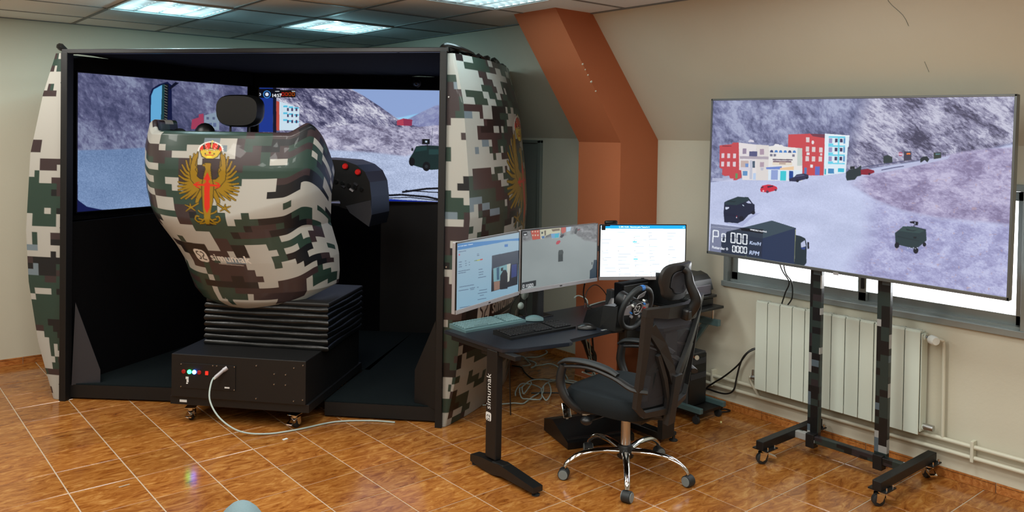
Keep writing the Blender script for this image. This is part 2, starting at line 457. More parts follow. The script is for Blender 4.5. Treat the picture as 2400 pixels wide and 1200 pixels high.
def camo_cells(nx, ny, seed):
    """digital camouflage: clusters of wide, low rectangles laid over one another"""
    r = random.Random(seed*77+5); g = np.zeros((ny, nx), int)
    def blob(col, n, wmax, hmax, k):
        for _ in range(max(1, int(n*nx*ny/1000))):
            x, y = r.randrange(-3, nx), r.randrange(-2, ny)
            for _ in range(k):
                w_, h_ = r.randint(1, wmax), r.randint(1, hmax)
                g[max(y, 0):max(y+h_, 0), max(x, 0):max(x+w_, 0)] = col
                x += r.choice((-2, -1, 1, 2, w_-1)); y += r.choice((-1, 0, 1, h_))
    blob(1, 42, 6, 2, 6); blob(2, 24, 5, 2, 5); blob(0, 20, 5, 2, 5); blob(3, 17, 4, 1, 4); blob(2, 8, 3, 1, 3); blob(4, 6, 3, 1, 2); blob(0, 16, 3, 2, 2); blob(1, 9, 3, 1, 2)
    return g
CSRGB = np.array([(174, 173, 166), (44, 65, 57), (58, 46, 48), (24, 26, 30), (112, 128, 138)])/255.
def camo_paint(cv, nx, ny, seed, rows=None, x0=0, y0=0):
    idx = camo_cells(nx+10, ny+6, seed)[3:3+ny, 7:7+nx].copy()
    if rows:
        for j, r in enumerate(rows):
            for i, ch in enumerate(r):
                if ch in '01234' and y0+j < ny and x0+i < nx: idx[y0+j, x0+i] = int(ch)
    ci = np.clip((cv.U/cv.w*nx).astype(int), 0, nx-1); cj = np.clip((cv.V/cv.h*ny).astype(int), 0, ny-1)
    cv.a = CSRGB[idx[cj, ci]].copy()

def logo(cv, x, y, s, col=(214, 212, 206), ex=(1, 0), ey=(0, -1), dark=(24, 22, 22)):
    """rounded square mark with the word simumak beside it; s = letter height"""
    def p(a, b): return (x+a*ex[0]+b*ey[0], y+a*ex[1]+b*ey[1])
    q = 1.75*s; r = .3*q; pts = []
    for cx, cy, a0 in ((q-r, r, -90), (q-r, q-r, 0), (r, q-r, 90), (r, r, 180)):
        for k in range(5):
            a = R(a0+k*22.5); pts.append(p(cx+r*math.cos(a), cy-.38*s+r*math.sin(a)))
    cv.poly(pts, col)
    def st(L): cv.line([p(a*q, b*q-.38*s) for a, b in L], .085*q, dark)
    st([(.46, .80), (.28, .80), (.20, .70), (.20, .60), (.34, .52), (.42, .42), (.38, .24), (.2, .20)])
    st([(.56, .80), (.72, .80), (.80, .68), (.74, .54), (.60, .44), (.56, .22), (.84, .22)])
    cv.text('simumak', x+2.15*s*ex[0]+.05*s*ey[0], y+2.15*s*ex[1]+.05*s*ey[1], 1.42*s, col, ex, ey, bold=.035*s)
    cv.line([p(2.9*s, -.34*s), p(6.2*s, -.34*s)], .12*s, col, .75)

def emblem(cv, mp):
    """double outlined golden eagle, red sword cross, royal crown; drawn in a 1096 x 1200 frame through mp"""
    G, K, RD = (146, 114, 20), (38, 32, 12), (205, 42, 22)
    def poly(pts, c): cv.poly([mp(*p) for p in pts], c)
    def line(pts, wd, c, w2=None):
        out = []
        for (ax, ay), (bx, by), i in zip(pts, pts[1:], range(99)):
            l = math.hypot(bx-ax, by-ay) or 1; nx, ny = -(by-ay)/l/2, (bx-ax)/l/2; n = len(pts)-1
            wa = wd if w2 is None else wd+(w2-wd)*i/n; wb = wd if w2 is None else wd+(w2-wd)*(i+1)/n
            poly([(ax+nx*wa, ay+ny*wa), (bx+nx*wb, by+ny*wb), (bx-nx*wb, by-ny*wb), (ax-nx*wa, ay-ny*wa)], c)
    def circ(x, y, r, c, n=16): poly([(x+r*math.cos(2*PI*k/n), y+r*math.sin(2*PI*k/n)) for k in range(n)], c)
    for sg in (0, 1):
        fx = (lambda x: x) if sg == 0 else (lambda x: 1090-x)
        T = [(395, 215), (350, 235), (303, 268), (255, 322), (208, 376), (190, 440), (170, 512), (163, 592), (160, 648), (163, 692), (180, 735), (198, 800), (262, 800), (338, 800)]
        Bs = [(400, 480), (385, 480), (360, 470), (345, 480), (340, 510), (340, 540), (345, 570), (350, 590), (360, 610), (370, 620), (385, 640), (410, 650), (440, 650), (470, 660)]
        for pas, wd in ((K, 44), (G, 30)):
            for (tx, ty), (bx, by) in zip(T, Bs):
                mx, my = (tx*.5+bx*.5)-12, (ty*.5+by*.5)+16
                line([(fx(bx), by), (fx(mx), my), (fx(tx), ty)], wd+8, pas, wd*.55); circ(fx(tx), ty, wd*.30, pas)
        for pas, k in ((K, 8), (G, 0)):
            poly([(fx(x), y) for x, y in [(395+k, 215-k), (340-k, 270), (322-k, 380), (318-k, 480), (330-k, 560), (400, 640+k), (500, 700+k), (520, 560), (440+k, 545-k), (402+k, 510), (412+k, 470), (378+k, 430), (400+k, 400), (376+k, 378), (388+k, 310), (404+k, 255)]], pas)
        for wd, c in ((60, K), (46, G)): line([(fx(480), 690), (fx(420), 790), (fx(405), 850)], wd*1.3, c, wd*.8)
        for wd, c in ((30, K), (18, G)):
            line([(fx(430), 850), (fx(330), 910)], wd, c)
            for e in ((250, 875), (262, 960), (320, 848), (390, 945)): line([(fx(330), 905), (fx(e[0]), e[1])], wd*1.1, c, wd*.5)
            for q in ([(540, 1010), (470, 1080), (420, 1085), (385, 1050), (400, 1005), (440, 1015)], [(520, 985), (450, 960), (425, 935)], [(530, 1080), (490, 1100), (440, 1105)], [(500, 1060), (430, 1040)]):
                line([(fx(x), y) for x, y in q], wd, c)
    for k, c in ((8, K), (0, G)):
        poly([(505-k, 345-k), (470-k, 368), (478, 385), (500-k, 385), (515-k, 420), (490-k, 520), (470-k, 640), (480-k, 820), (500, 1000), (520, 1110+k), (565, 1110+k), (585, 1000), (610+k, 820), (620+k, 640), (590+k, 520), (575+k, 400), (580+k, 352), (560, 345-k)], c)
    circ(500, 362, 6, K)
    for i in range(5): line([(495, 420+i*28), (480, 428+i*28)], 7, K); line([(588, 420+i*28), (604, 428+i*28)], 7, K)
    poly([(505, 590), (575, 590), (575, 900), (540, 975), (505, 900)], RD)
    poly([(520, 600), (522, 560), (490, 550), (540, 458), (582, 552), (556, 562), (556, 600)], RD)
    line([(362, 618), (705, 622)], 24, RD)
    for sx in (-1, 1):
        c0 = 540+sx*120
        line([(c0-sx*20, 585), (c0+sx*30, 600), (c0+sx*10, 618)], 14, RD); line([(c0-sx*20, 655), (c0+sx*30, 640), (c0+sx*10, 622)], 14, RD)
    # crown
    poly([(410, 185), (700, 185), (655, 270), (600, 296), (510, 296), (450, 270)], K)
    poly([(418, 188), (692, 188), (648, 262), (598, 288), (512, 288), (458, 262)], (206, 178, 60))
    poly([(425, 150), (470, 100), (540, 75), (560, 75), (640, 95), (700, 150), (705, 200), (640, 175), (555, 168), (470, 178), (415, 205)], K)
    for x, y, rx, ry in ((437, 160, 24, 34), (512, 132, 38, 44), (608, 132, 38, 44), (682, 165, 22, 32)):
        poly([(x+rx*math.cos(2*PI*k/16), y+ry*math.sin(2*PI*k/16)) for k in range(16)], (208, 46, 30))
    for k in range(26):
        a = PI+PI*k/25; circ(555+152*math.cos(a), 190+108*math.sin(a), 9, (236, 236, 230))
    for cx, rr in ((455, 58), (660, 58)):
        for k in range(9):
            a = PI*1.0+PI*k/8; circ(cx+rr*math.cos(a), 190+rr*1.5*math.sin(a)*.9, 6, (236, 236, 230))
    for k in range(11): circ(440+k*24, 186-10*math.sin(PI*k/10), 7, (228, 190, 60))
    line([(567, 60), (565, 160)], 10, (236, 214, 110)); line([(548, 74), (586, 74)], 7, (236, 214, 110))
    circ(550, 216, 15, (190, 40, 24)); circ(494, 230, 9, (30, 40, 20)); circ(606, 230, 9, (30, 40, 20))
    poly([(520, 250), (572, 250), (580, 280), (515, 280)], (236, 214, 60)); line([(490, 246), (605, 246)], 9, (190, 60, 30))

# ================================================================== THE ROOM
def in_view(x, y, z):
    d = cam.matrix_world.inverted() @ Vector((x, y, z))
    if d.z > -.3: return None
    return 1200+FPX*d.x/-d.z, CY-FPX*d.y/-d.z, -d.z
# floor: concrete-coloured grout bed and one object per tile
floor = struct(MB().bb(X0, XW+.2, Y0, YB+.2, -.12, -.0025).obj('floor', M['grout']))
TS, GAP = .30, .0048
def tile_mesh(x0, x1, y0, y1):
    m = MB(); w, h = x1-x0, y1-y0
    m.tri([(-w/2, -h/2, -.003), (w/2, -h/2, -.003), (w/2, h/2, -.003), (-w/2, h/2, -.003),
           (-w/2+.002, -h/2+.002, 0), (w/2-.002, -h/2+.002, 0), (w/2-.002, h/2-.002, 0), (-w/2+.002, h/2-.002, 0)],
          [(4, 5, 6, 7), (0, 1, 5, 4), (1, 2, 6, 5), (2, 3, 7, 6), (3, 0, 4, 7)])
    return m
cells = []
for i in range(-14, 14):
    for j in range(-26, 10):
        x0, y0 = .5706+i*TS, 4.272+j*TS; x1, y1 = x0+TS, y0+TS
        x1 = min(x1, XW); y1 = min(y1, YB); x0 = max(x0, X0); y0 = max(y0, Y0)
        if x1-x0 < .02 or y1-y0 < .02: continue
        q = [in_view(a, b, 0) for a, b in ((x0, y0), (x1, y0), (x1, y1), (x0, y1))]
        vis = all(q) and max(p[0] for p in q) > -5 and min(p[0] for p in q) < 2405 and min(p[1] for p in q) < 1205 and max(p[1] for p in q) > 0
        cells.append((vis, q[0][2] if q[0] else 99, (x0+GAP/2, x1-GAP/2, y0+GAP/2, y1-GAP/2)))
cells.sort(key=lambda c: (not c[0], c[1]))
full = None; rest = MB()
for n, (vis, d, (x0, x1, y0, y1)) in enumerate(cells):
    if n < 298 and vis:
        iw = round(x1-x0, 4) == round(TS-GAP, 4) and round(y1-y0, 4) == round(TS-GAP, 4)
        if iw and full is not None:
            o = bpy.data.objects.new('tile', full); COL.objects.link(o); o.parent = floor
        else:
            o = tile_mesh(x0, x1, y0, y1).obj('tile', M['tile'], floor, fixn=False)
            if iw: full = o.data
        o.location = ((x0+x1)/2, (y0+y1)/2, 0)
    else:
        v = [(x0, y0, 0), (x1, y0, 0), (x1, y1, 0), (x0, y1, 0)]; rest.tri(v, [(0, 1, 2, 3)])
rest.obj('tile_field', M['tile'], floor, kind='stuff', fixn=False)

# walls
WY = (1.40, 3.135); WZ = (.80, 1.53); W2 = (-1.5, .30)      # window openings in the right wall
m = MB(); T = .22
for y0, y1 in ((Y0, W2[0]), (W2[1], WY[0]), (WY[1], YB+.2)): m.bb(XW, XW+T, y0, y1, -.1, ZF)
for y0, y1 in (W2, WY): m.bb(XW, XW+T, y0, y1, -.1, WZ[0]); m.bb(XW, XW+T, y0, y1, WZ[1], ZF)
struct(m.obj('wall_right', M['wall']))
struct(MB().prism([(XW, ZF), (XW+T, ZF), (XS+.25, ZC+.1), (XS, ZC)], (0, Y0, 0), (1, 0, 0), (0, 0, 1), (0, YB-Y0+.2, 0)).obj('wall_right_slope', M['wall']))
struct(MB().bb(X0-.2, XW+T, YB, YB+.2, -.1, ZC+.1).obj('wall_back', M['wall_back']))
struct(MB().bb(X0-.2, X0, Y0, YB, -.1, ZC+.1).obj('wall_left', M['wall']))
struct(MB().bb(X0-.2, XW+T, Y0-.2, Y0, -.1, ZC+.1).obj('wall_front', M['wall']))
# crack in the slope plaster
n_ = Vector((ZC-ZF, 0, XW-XS)).normalized()
def slope(y, k): return Vector((XW+(XS-XW)*k, y, ZF+(ZC-ZF)*k))-Vector((ZC-ZF, 0, XW-XS)).normalized()*.0012

sl = [o for o in COL.objects if o.name == 'wall_right_slope'][0]
MB().tube([slope(1.86, .985), slope(1.835, .90), slope(1.845, .84), slope(1.80, .76), slope(1.79, .70)], .0013, 5, 3).obj('crack', M['darkpanel'], sl)
MB().tube([slope(1.77, .50), slope(1.765, .44)], .0011, 5, 3).obj('crack', M['darkpanel'], sl)
# orange boxed pillar: upright below, leaning with the slope above
PY0, PY1, PXC = 3.708, 4.105, 4.045
pts = [(XW+.05, -.1), (XW+.05, ZF), (XS+.05, ZC), (3.43, ZC), (PXC, 1.695), (PXC, -.1)]
struct(MB().prism(pts, (0, PY0, 0), (1, 0, 0), (0, 0, 1), (0, PY1-PY0, 0)).obj('trim_1', M['orange']))
# chipped paint along the pillar's leaning edge
chip = MB()
for k, s_ in ((.47, .008), (.52, .006), (.56, .005), (.60, .007), (.40, .006)):
    p = Vector((PXC+(3.43-PXC)*k, PY0, 1.695+(ZC-1.695)*k)); chip.box(p, (s_*1.2, s_, s_*1.6), Euler((.3, .6, .2)).to_matrix())
struct(chip.obj('trim_2', M['wall']))

# shutter panel behind the pillar, booth shadow put into its dark grey
t3 = struct(MB().bb(XW-.012, XW, 4.93, 6.3, .25, 1.675).obj('door_1', M['darkpanel']))
MB().bb(XW-.028, XW, 4.90, 4.94, .2, 1.70, .004).obj('door_frame', M['darkpanel'], t3)
MB().bb(XW-.028, XW, 4.90, 6.32, 1.675, 1.70, .004).obj('door_frame', M['darkpanel'], t3)

# skirting: one object per strip tile
def skirting(name, along, p0, p1, fixed, hgt=.052, inward=-1):
    base = None
    L_ = TS+.03; n = int((p1-p0)/L_)+1
    m = MB()
    if along == 'y': m.bb(fixed-.003, fixed+.01, p0, p1, 0, hgt)
    else: m.bb(p0, p1, fixed-.003, fixed+.01, 0, hgt)
    base = struct(m.obj(name, M['grout']))
    for k in range(n):
        a, b = p0+k*L_, min(p0+(k+1)*L_, p1)-.004
        if b-a < .02: continue
        m = MB()
        if along == 'y': m.bb(fixed-.010, fixed-.002, a, b, .001, hgt-.012); m.bb(fixed-.009, fixed-.002, a, b, hgt-.009, hgt-.001)
        else: m.bb(a, b, fixed-.010, fixed-.002, .001, hgt-.012); m.bb(a, b, fixed-.009, fixed-.002, hgt-.009, hgt-.001)
        m.obj('tile', M['skirt'], base)
    return base
skirting('baseboard_right', 'y', .2, PY0, XW)
skirting('baseboard_right_far', 'y', PY1, YB, XW)
skirting('baseboard_back', 'x', X0, XW, YB)
skirting('baseboard_pillar', 'y', PY0, PY1, PXC)

# suspended ceiling: grid and one object per panel
ceil = struct(MB().bb(X0, XS+.3, Y0, YB, ZC+.03, ZC+.1).obj('ceiling', M['grid']))
gx = [3.20-.6*k for k in range(11)]; gx = [x for x in gx if x > X0]; gy = [5.22+.6*k for k in range(-13, 3)]
m = MB()
for x in gx: m.bb(x-.012, x+.012, Y0, YB, ZC-.004, ZC+.03)
for y in gy: m.bb(X0, XS, y-.012, y+.012, ZC-.003, ZC+.03)
m.bb(XS-.02, XS+.02, Y0, YB, ZC-.006, ZC+.01); m.bb(X0, XW, YB-.02, YB, ZC-.006, ZC+.01)
m.obj('grid_bar', M['grid'], ceil)
fix = [(x, y) for x in (1.4, 2.6, .2, -1.0, -2.2) for y in (5.22, 3.42, 1.62, -.18, -1.98)]
xs = sorted(set([X0]+[round(x, 4) for x in gx]+[XS])); ys = sorted(set([Y0]+[round(y, 4) for y in gy]+[YB]))
rest = MB(); shared = None
for xa, xb in zip(xs, xs[1:]):
    for ya, yb in zip(ys, ys[1:]):
        if any(abs(xa-a) < .05 and abs(ya-b) < .05 for a, b in fix): continue
        q = [in_view(a, b, ZC) for a, b in ((xa, ya), (xb, ya), (xb, yb), (xa, yb))]
        if all(q) and max(p[1] for p in q) > 0 and max(p[0] for p in q) > 0:
            m = MB().bb(xa+.010, xb-.010, ya+.010, yb-.010, ZC, ZC+.02); m.obj('ceiling_panel', M['ceil'], ceil)
        else: rest.bb(xa+.010, xb-.010, ya+.010, yb-.010, ZC, ZC+.02)
rest.obj('ceiling_panel_field', M['ceil'], ceil, kind='stuff')

# louvred fluorescent lights
def ceiling_light(x, y, label, lit, col, real=True):
    t = thing('ceiling_light', label, 'ceiling light', (x+.3, y+.3, ZC))
    f = MB(); h = .298
    for a in (-1, 1): f.bb(a*h-.006, a*h+.006, -h, h, -.008, .05); f.bb(-h, h, a*h-.006, a*h+.006, -.008, .05)
    f.obj('frame', M['louvre'], t)
    for k in range(4):
        c = -.217+k*.1447; m = MB()
        sec = [(-.07, .0), (-.062, .035), (-.03, .058), (.03, .058), (.062, .035), (.07, .0), (.072, .062), (-.072, .062)]
        m.prism(sec, (c, -.285, 0), (1, 0, 0), (0, 0, 1), (0, .57, 0)); m.obj('reflector', M['reflector'], t)
        MB().cyl((c, -.28, .035), (c, .28, .035), .0125, 10).obj('tube', M['tube'], t, smooth=True)
    l = MB()
    for k in range(3): l.bb(-.1447+k*.1447-.003, -.1447+k*.1447+.003, -.29, .29, -.004, .04)
    for k in range(8): yy = -.245+k*.07; l.prism([(-.29, 0), (.29, 0), (.29, .028), (-.29, .028)], (0, yy, -.003), (1, 0, 0), (0, 0, 1), (0, .003, 0))
    l.obj('louvre', M['louvre'], t)
    a = area('lamp', (x+.3, y+.3, ZC-.012), (0, 0, 0), .54, .54, lit[0], col)
    d = bpy.data.lights.new('ceiling_fill', 'POINT'); d.energy = lit[0]*lit[1]; d.color = (.45, .9, 1.0); d.shadow_soft_size = .015  # added point lamp under the louvre that spreads teal light over the ceiling
    g = bpy.data.objects.new('ceiling_fill', d); COL.objects.link(g); g.location = (x+.3, y+.3, ZC-.06)
    return t
lab = {(1.4, 5.22): 'square louvred ceiling light at left, above the camouflaged booth front corner', (2.6, 5.22): 'square louvred ceiling light over the middle of the camouflaged booth',
       (2.6, 3.42): 'square louvred ceiling light nearest the orange pillar, cut by the top of the photo'}
for x, y in fix:
    if (x, y) in lab: ceiling_light(x, y, lab[(x, y)], LAMP_W[(x, y)], LAMP_COOL)
    elif x > -2 and y > -1: area('room_lamp', (x+.3, y+.3, ZC-.012), (0, 0, 0), .54, .54, LAMP_W_LEFT if y > 3 else LAMP_W_BACK, LAMP_LEFT if y > 3 else LAMP_WARM)
for x, y in fix:
    if (x, y) not in lab: struct(MB().bb(x+.012, x+.588, y+.012, y+.588, ZC+.002, ZC+.03).obj('ceiling_light_unit', M['louvre']))

# window: aluminium sliding frame, two sashes with panes
def window(name, y0, y1):
    f = MB(); z0, z1 = WZ; xo, xi = XW+.10, XW-.015
    f.bb(xi, xo, y0, y0+.03, z0, z1, .002); f.bb(xi, xo, y1-.03, y1, z0, z1, .002); f.bb(xi, xo, y0, y1, z1-.035, z1, .002)
    f.bb(xi-.01, xo, y0-.01, y1+.01, z0-.012, z0+.022, .003); f.bb(xi+.03, xo, y0, y1, z0+.02, z0+.034)
    w_ = struct(f.obj(name, M['alu']))
    mid = (y0+y1)/2-.03
    for k, (a, b, xx) in enumerate(((mid-.02, y1-.03, XW+.045), (y0+.03, mid+.045, XW+.075))):
        s_ = MB(); zb, zt = z0+.03, z1-.04
        s_.bb(xx-.012, xx+.012, a, a+.045, zb, zt, .002); s_.bb(xx-.012, xx+.012, b-.045, b, zb, zt, .002)
        s_.bb(xx-.012, xx+.012, a, b, zb, zb+.05, .002); s_.bb(xx-.012, xx+.012, a, b, zt-.045, zt, .002)
        so = s_.obj('window_sash', M['alu'], w_)
        MB().bb(xx-.002, xx+.002, a+.04, b-.04, zb+.04, zt-.04).obj('pane', M['glass'], so)
    MB().bb(XW+.02, XW+.034, mid-.01, mid+.006, z0+.10, z0+.16, .003).obj('latch', M['blackpl'], w_)
    # outer reveal so the wall thickness closes
    return w_
window('window_1', *WY); window('window_2', *W2)

# radiator with its sections, valves, and the pipe run
RX = XW-.10
rad = thing('radiator', 'white sectional aluminium radiator on the wall under the window', 'radiator', (RX+.05, 2.35, .21))
for k in range(12):
    y = 2.835-.0815*(k+.5); m = MB(); hw = .0385
    m.bb(RX-.002, RX+.006, y-hw, y+hw, .212, .745, .002)
    m.bb(RX+.006, RX+.085, y-.012, y+.012, .225, .745)
    m.bb(RX+.078, RX+.085, y-hw+.004, y+hw-.004, .222, .735)
    for q in range(3): m.bb(RX+.004+.022*q, RX+.018+.022*q, y-hw+.001, y+hw-.001, .738-.004*q, .752-.003*q, .002)
    m.obj('radiator_section', M['rad'], rad, world=True)
m = MB().cyl((RX+.045, 2.85, .715), (RX+.045, 1.848, .715), .016, 12).cyl((RX+.045, 2.85, .245), (RX+.045, 1.848, .245), .016, 12)
m.obj('header_tube', M['rad'], rad, world=True)
for y in (2.835, 1.857): MB().bb(RX+.012, RX+.08, y-.003, y+.003, .225, .735, .002).obj('end_panel', M['rad'], rad, world=True)
v = MB().cyl((RX+.045, 1.85, .715), (RX+.045, 1.80, .715), .011, 12).cyl((RX+.045, 1.815, .715), (RX+.02, 1.815, .715), .012, 12); v.obj('valve_body', M['chrome'], rad, world=True, smooth=True)
MB().lathe([(.014, 0), (.024, .006), (.024, .04), (.019, .048)], (RX+.022, 1.815, .715), (-.6, -.8, 0), 16).obj('valve_knob', M['white'], rad, world=True, smooth=True)
MB().cyl((RX+.045, 1.85, .25), (RX+.045, 1.80, .25), .017, 12).obj('blind_plug', M['steel'], rad, world=True, smooth=True)
MB().cyl((RX+.045, 2.85, .262), (RX+.045, 2.885, .262), .013, 12).cyl((RX+.045, 2.875, .262), (RX+.045, 2.875, .31), .007, 10).obj('lock_valve', M['steel'], rad, world=True, smooth=True)

pipes = thing('heating_pipes', 'two cream painted heating pipes running low along the wall under the radiator', 'pipes', (XW-.03, 2.4, .15))
MB().tube([(XW-.03, -1, .215), (XW-.03, 1.6, .205), (XW-.03, 3.1, .197), (XW-.03, PY0, .192)], .0115, 10, 2).obj('pipe', M['pipe'], pipes, world=True, smooth=True)
MB().tube([(XW-.03, -1, .158), (XW-.03, 1.6, .150), (XW-.03, 3.1, .142), (XW-.03, PY0, .140)], .0115, 10, 2).obj('pipe', M['pipe'], pipes, world=True, smooth=True)
MB().tube([(XW-.03, 1.765, .207), (XW-.03, 1.766, .4), (XW-.035, 1.768, .68), (XW-.045, 1.772, .712), (RX+.045, 1.80, .716)], .009, 10, 4).obj('riser_pipe', M['pipe'], pipes, world=True, smooth=True)
MB().tube([(RX+.045, 2.89, .262), (RX+.055, 2.90, .24), (XW-.03, 2.865, .17), (XW-.03, 2.84, .143)], .009, 8, 4).obj('pipe_elbow', M['pipe'], pipes, world=True, smooth=True)
for y in (3.19, 1.62, 1.0): MB().bb(XW-.045, XW-.001, y-.008, y+.008, .125+.004, .235, .003).obj('pipe_clip', M['pipe'], pipes, world=True)

# ================================================================== THE SIMULATOR BOOTH
SO = Vector((1.964, 4.862, 0)); SRZ = math.atan2(-.7505, .661)
booth = thing('simulator_booth', 'large camouflage-wrapped driving simulator booth, open in front, with a black interior', 'simulator', SO, SRZ)
SM = Matrix.Translation(SO) @ Matrix.Rotation(SRZ, 4, 'Z')
def SW(u, v, z): return SM @ Vector((u, v, z))
MB().bb(-1.25, -1.205, -.03, .03, 0, 2.21, .003).obj('post', M['black'], booth)
MB().bb(1.20, 1.241, -.03, .03, 0, 2.22, .003).obj('post', M['black'], booth)
MB().box((0, 0, 2.222), (2.50, .05, .028), Matrix.Rotation(-.004, 3, 'Y'), .004).obj('top_beam', M['blackpl'], booth)
MB().loft([[(-1.27+2.52*k/24, v, 2.214+.006*math.sin(k*1.7+v*5)+(.003*k/24)) for k in range(25)] for v in (0, .3, .7, 1.1, 1.5, 1.98)], cap=False, close=False).obj('roof_fabric', M['blackmat'], booth, smooth=True)
Z_R = [0, .284, .67, 1.24, 1.457, 1.917, 2.209]; U_R = [1.261, 1.314, 1.347, 1.387, 1.378, 1.338, 1.283]
Z_L = [-.005, .364, .745, 1.074, 1.567, 1.949, 2.207]; U_L = [-1.311, -1.425, -1.494, -1.515, -1.487, -1.399, -1.31]
ZT = 2.205
def zT(T): return ZT*(1-T)+.002
def side_r(S, T):
    z = zT(T); b = np.interp(z, Z_R, U_R); v = S*1.9
    A = np.interp(z, [0, .5, 1.2, 1.9, 2.2], [.20, .20, .19, .165, .13])
    return b+A*(1-((v-.95)/.95)**2)*(1-np.clip((v-1.3)/.6, 0, 1)**2*.3), v+.004, z+.02*np.clip(v/1.3, 0, 1)*(z/2.2)
def side_l(S, T):
    z = zT(T); b = np.interp(z, Z_L, U_L); v = S*1.9
    return b-.10*(1-((v-.95)/.95)**2)*np.clip(v*2, 0, 1), v+.004, z
def strip_r(S, T):
    z = zT(T); return 1.241+(np.interp(z, Z_R, U_R)-1.241)*S, 0*S-.006+.010*S**3, z
def strip_l(S, T):
    z = zT(T); return -1.25+(np.interp(z, Z_L, U_L)+1.25)*(1-S), 0*S-.006+.010*(1-S)**3, z
cv = Canvas(460, 520, (0, 0, 0)); camo_paint(cv, 42, 52, 21)
# emblem and maker's mark on the right flank
def rmap(v, z): return (v/1.9*cv.w, (ZT-z)/ZT*cv.h)
emblem(cv, lambda x, y: rmap(.52+(x-160)/775*.98, 1.87-(y-60)/1055*.88))
for bx, bz, bw, bh, bc in ((.05, .80, .80, .12, (58, 46, 48)), (.10, .70, .70, .20, (24, 26, 30)), (.30, .74, .50, .08, (58, 46, 48)), (.0, .56, .62, .08, (58, 46, 48)), (.36, .53, .30, .07, (112, 96, 88)), (.62, .68, .26, .05, (112, 96, 88)), (.12, .80, .20, .04, (174, 173, 166))):
    cv.rect(*rmap(bx, bz), *rmap(bx+bw, bz-bh), bc)
logo(cv, *rmap(.17, .60), 20, (222, 219, 212), (1.05, 0), (0, -1.1))
canvas_mesh('side_panel', cv, side_r, M['wrap'], booth)
cv = Canvas(160, 300, (0, 0, 0)); camo_paint(cv, 40, 58, 33); canvas_mesh('side_panel', cv, side_l, M['wrap'], booth)
cv = Canvas(24, 520, (0, 0, 0)); camo_paint(cv, 4, 52, 8); canvas_mesh('edge_strip', cv, strip_r, M['wrap'], booth)
cv = Canvas(40, 520, (0, 0, 0)); camo_paint(cv, 6, 56, 19); canvas_mesh('edge_strip', cv, strip_l, M['wrap'], booth)
# backs of the flanks so the wrap has thickness, black inner lining, rear wall
for fn in (side_r, side_l):
    rows = []
    for k in range(9):
        T_ = k/8; ring = []
        for j in range(9):
            p = fn(np.array(j/8.), np.array(T_)); sg = 1 if p[0] > 0 else -1; ring.append((float(p[0])-sg*.02, float(p[1]), float(p[2])))
        rows.append(ring)
    MB().loft(rows, cap=False, close=False).obj('lining', M['blackmat'], booth, smooth=True)
def panel(p, q, z0, z1, th, name, m, par=booth):
    p, q = Vector((*p, 0)), Vector((*q, 0)); d = q-p; a = math.atan2(d.y, d.x)
    return MB().box(((p.x+q.x)/2, (p.y+q.y)/2, (z0+z1)/2), (d.length, th, z1-z0), Matrix.Rotation(a, 3, 'Z')).obj(name, m, par)
panel((-1.395, .16), (-.93, 1.75), 1.12, 2.2, .012, 'inner_wall', M['blackmat'])
panel((-1.235, .03), (-.90, 1.80), 0, 1.13, .02, 'inner_wall', M['blackmat'])
panel((-.95, 1.80), (.98, 2.08), 0, 2.2, .02, 'inner_wall', M['blackmat'])
panel((1.04, 1.95), (1.245, .04), 0, 2.2, .02, 'inner_wall', M['blackmat'])
panel((-1.40, 1.90), (1.40, 2.02), 0, 2.2, .02, 'rear_panel', M['black'])
panel((-1.245, .0), (-1.40, .18), 0, 2.2, .01, 'inner_wall', M['blackmat'])
panel((1.245, .03), (1.30, .30), 0, 2.2, .01, 'inner_wall', M['blackmat'])
# valance above the displays
panel((-1.33, .10), (-.80, 1.66), 2.115, 2.21, .01, 'valance', M['blackmat'])
panel((-.80, 1.69), (.90, 1.95), 2.105, 2.21, .01, 'valance', M['blackmat'])
# floor platforms with carpet tops
def platform(poly):
    MB().prism([(a, b) for a, b in poly], (0, 0, .012), (1, 0, 0), (0, 1, 0), (0, 0, .082)).obj('platform', M['black'], booth)
    MB().prism([(a*.985, b+.006) for a, b in poly], (0, 0, .094), (1, 0, 0), (0, 1, 0), (0, 0, .006)).obj('carpet', M['carpet'], booth)
platform([(-1.205, .02), (-.46, .09), (-.44, 1.75), (-.88, 1.70)])
platform([(-.44, .70), (.56, .70), (.56, 1.80), (-.44, 1.75)])
platform([(.50, .02), (1.20, .05), (1.02, 1.85), (.56, 1.80)])
MB().prism([(0, .09), (.02, .62), (.17, .18), (.17, .09)], (-1.205, .03, 0), (.93, .36, 0), (0, 0, 1), (.008, -.012, 0)).obj('kick_panel', M['facet'], booth)
MB().prism([(0, .09), (-.02, .62), (-.17, .30), (-.17, .09)], (1.20, .03, 0), (.93, -.36, 0), (0, 0, 1), (.008, .012, 0)).obj('kick_panel', M['black'], booth)
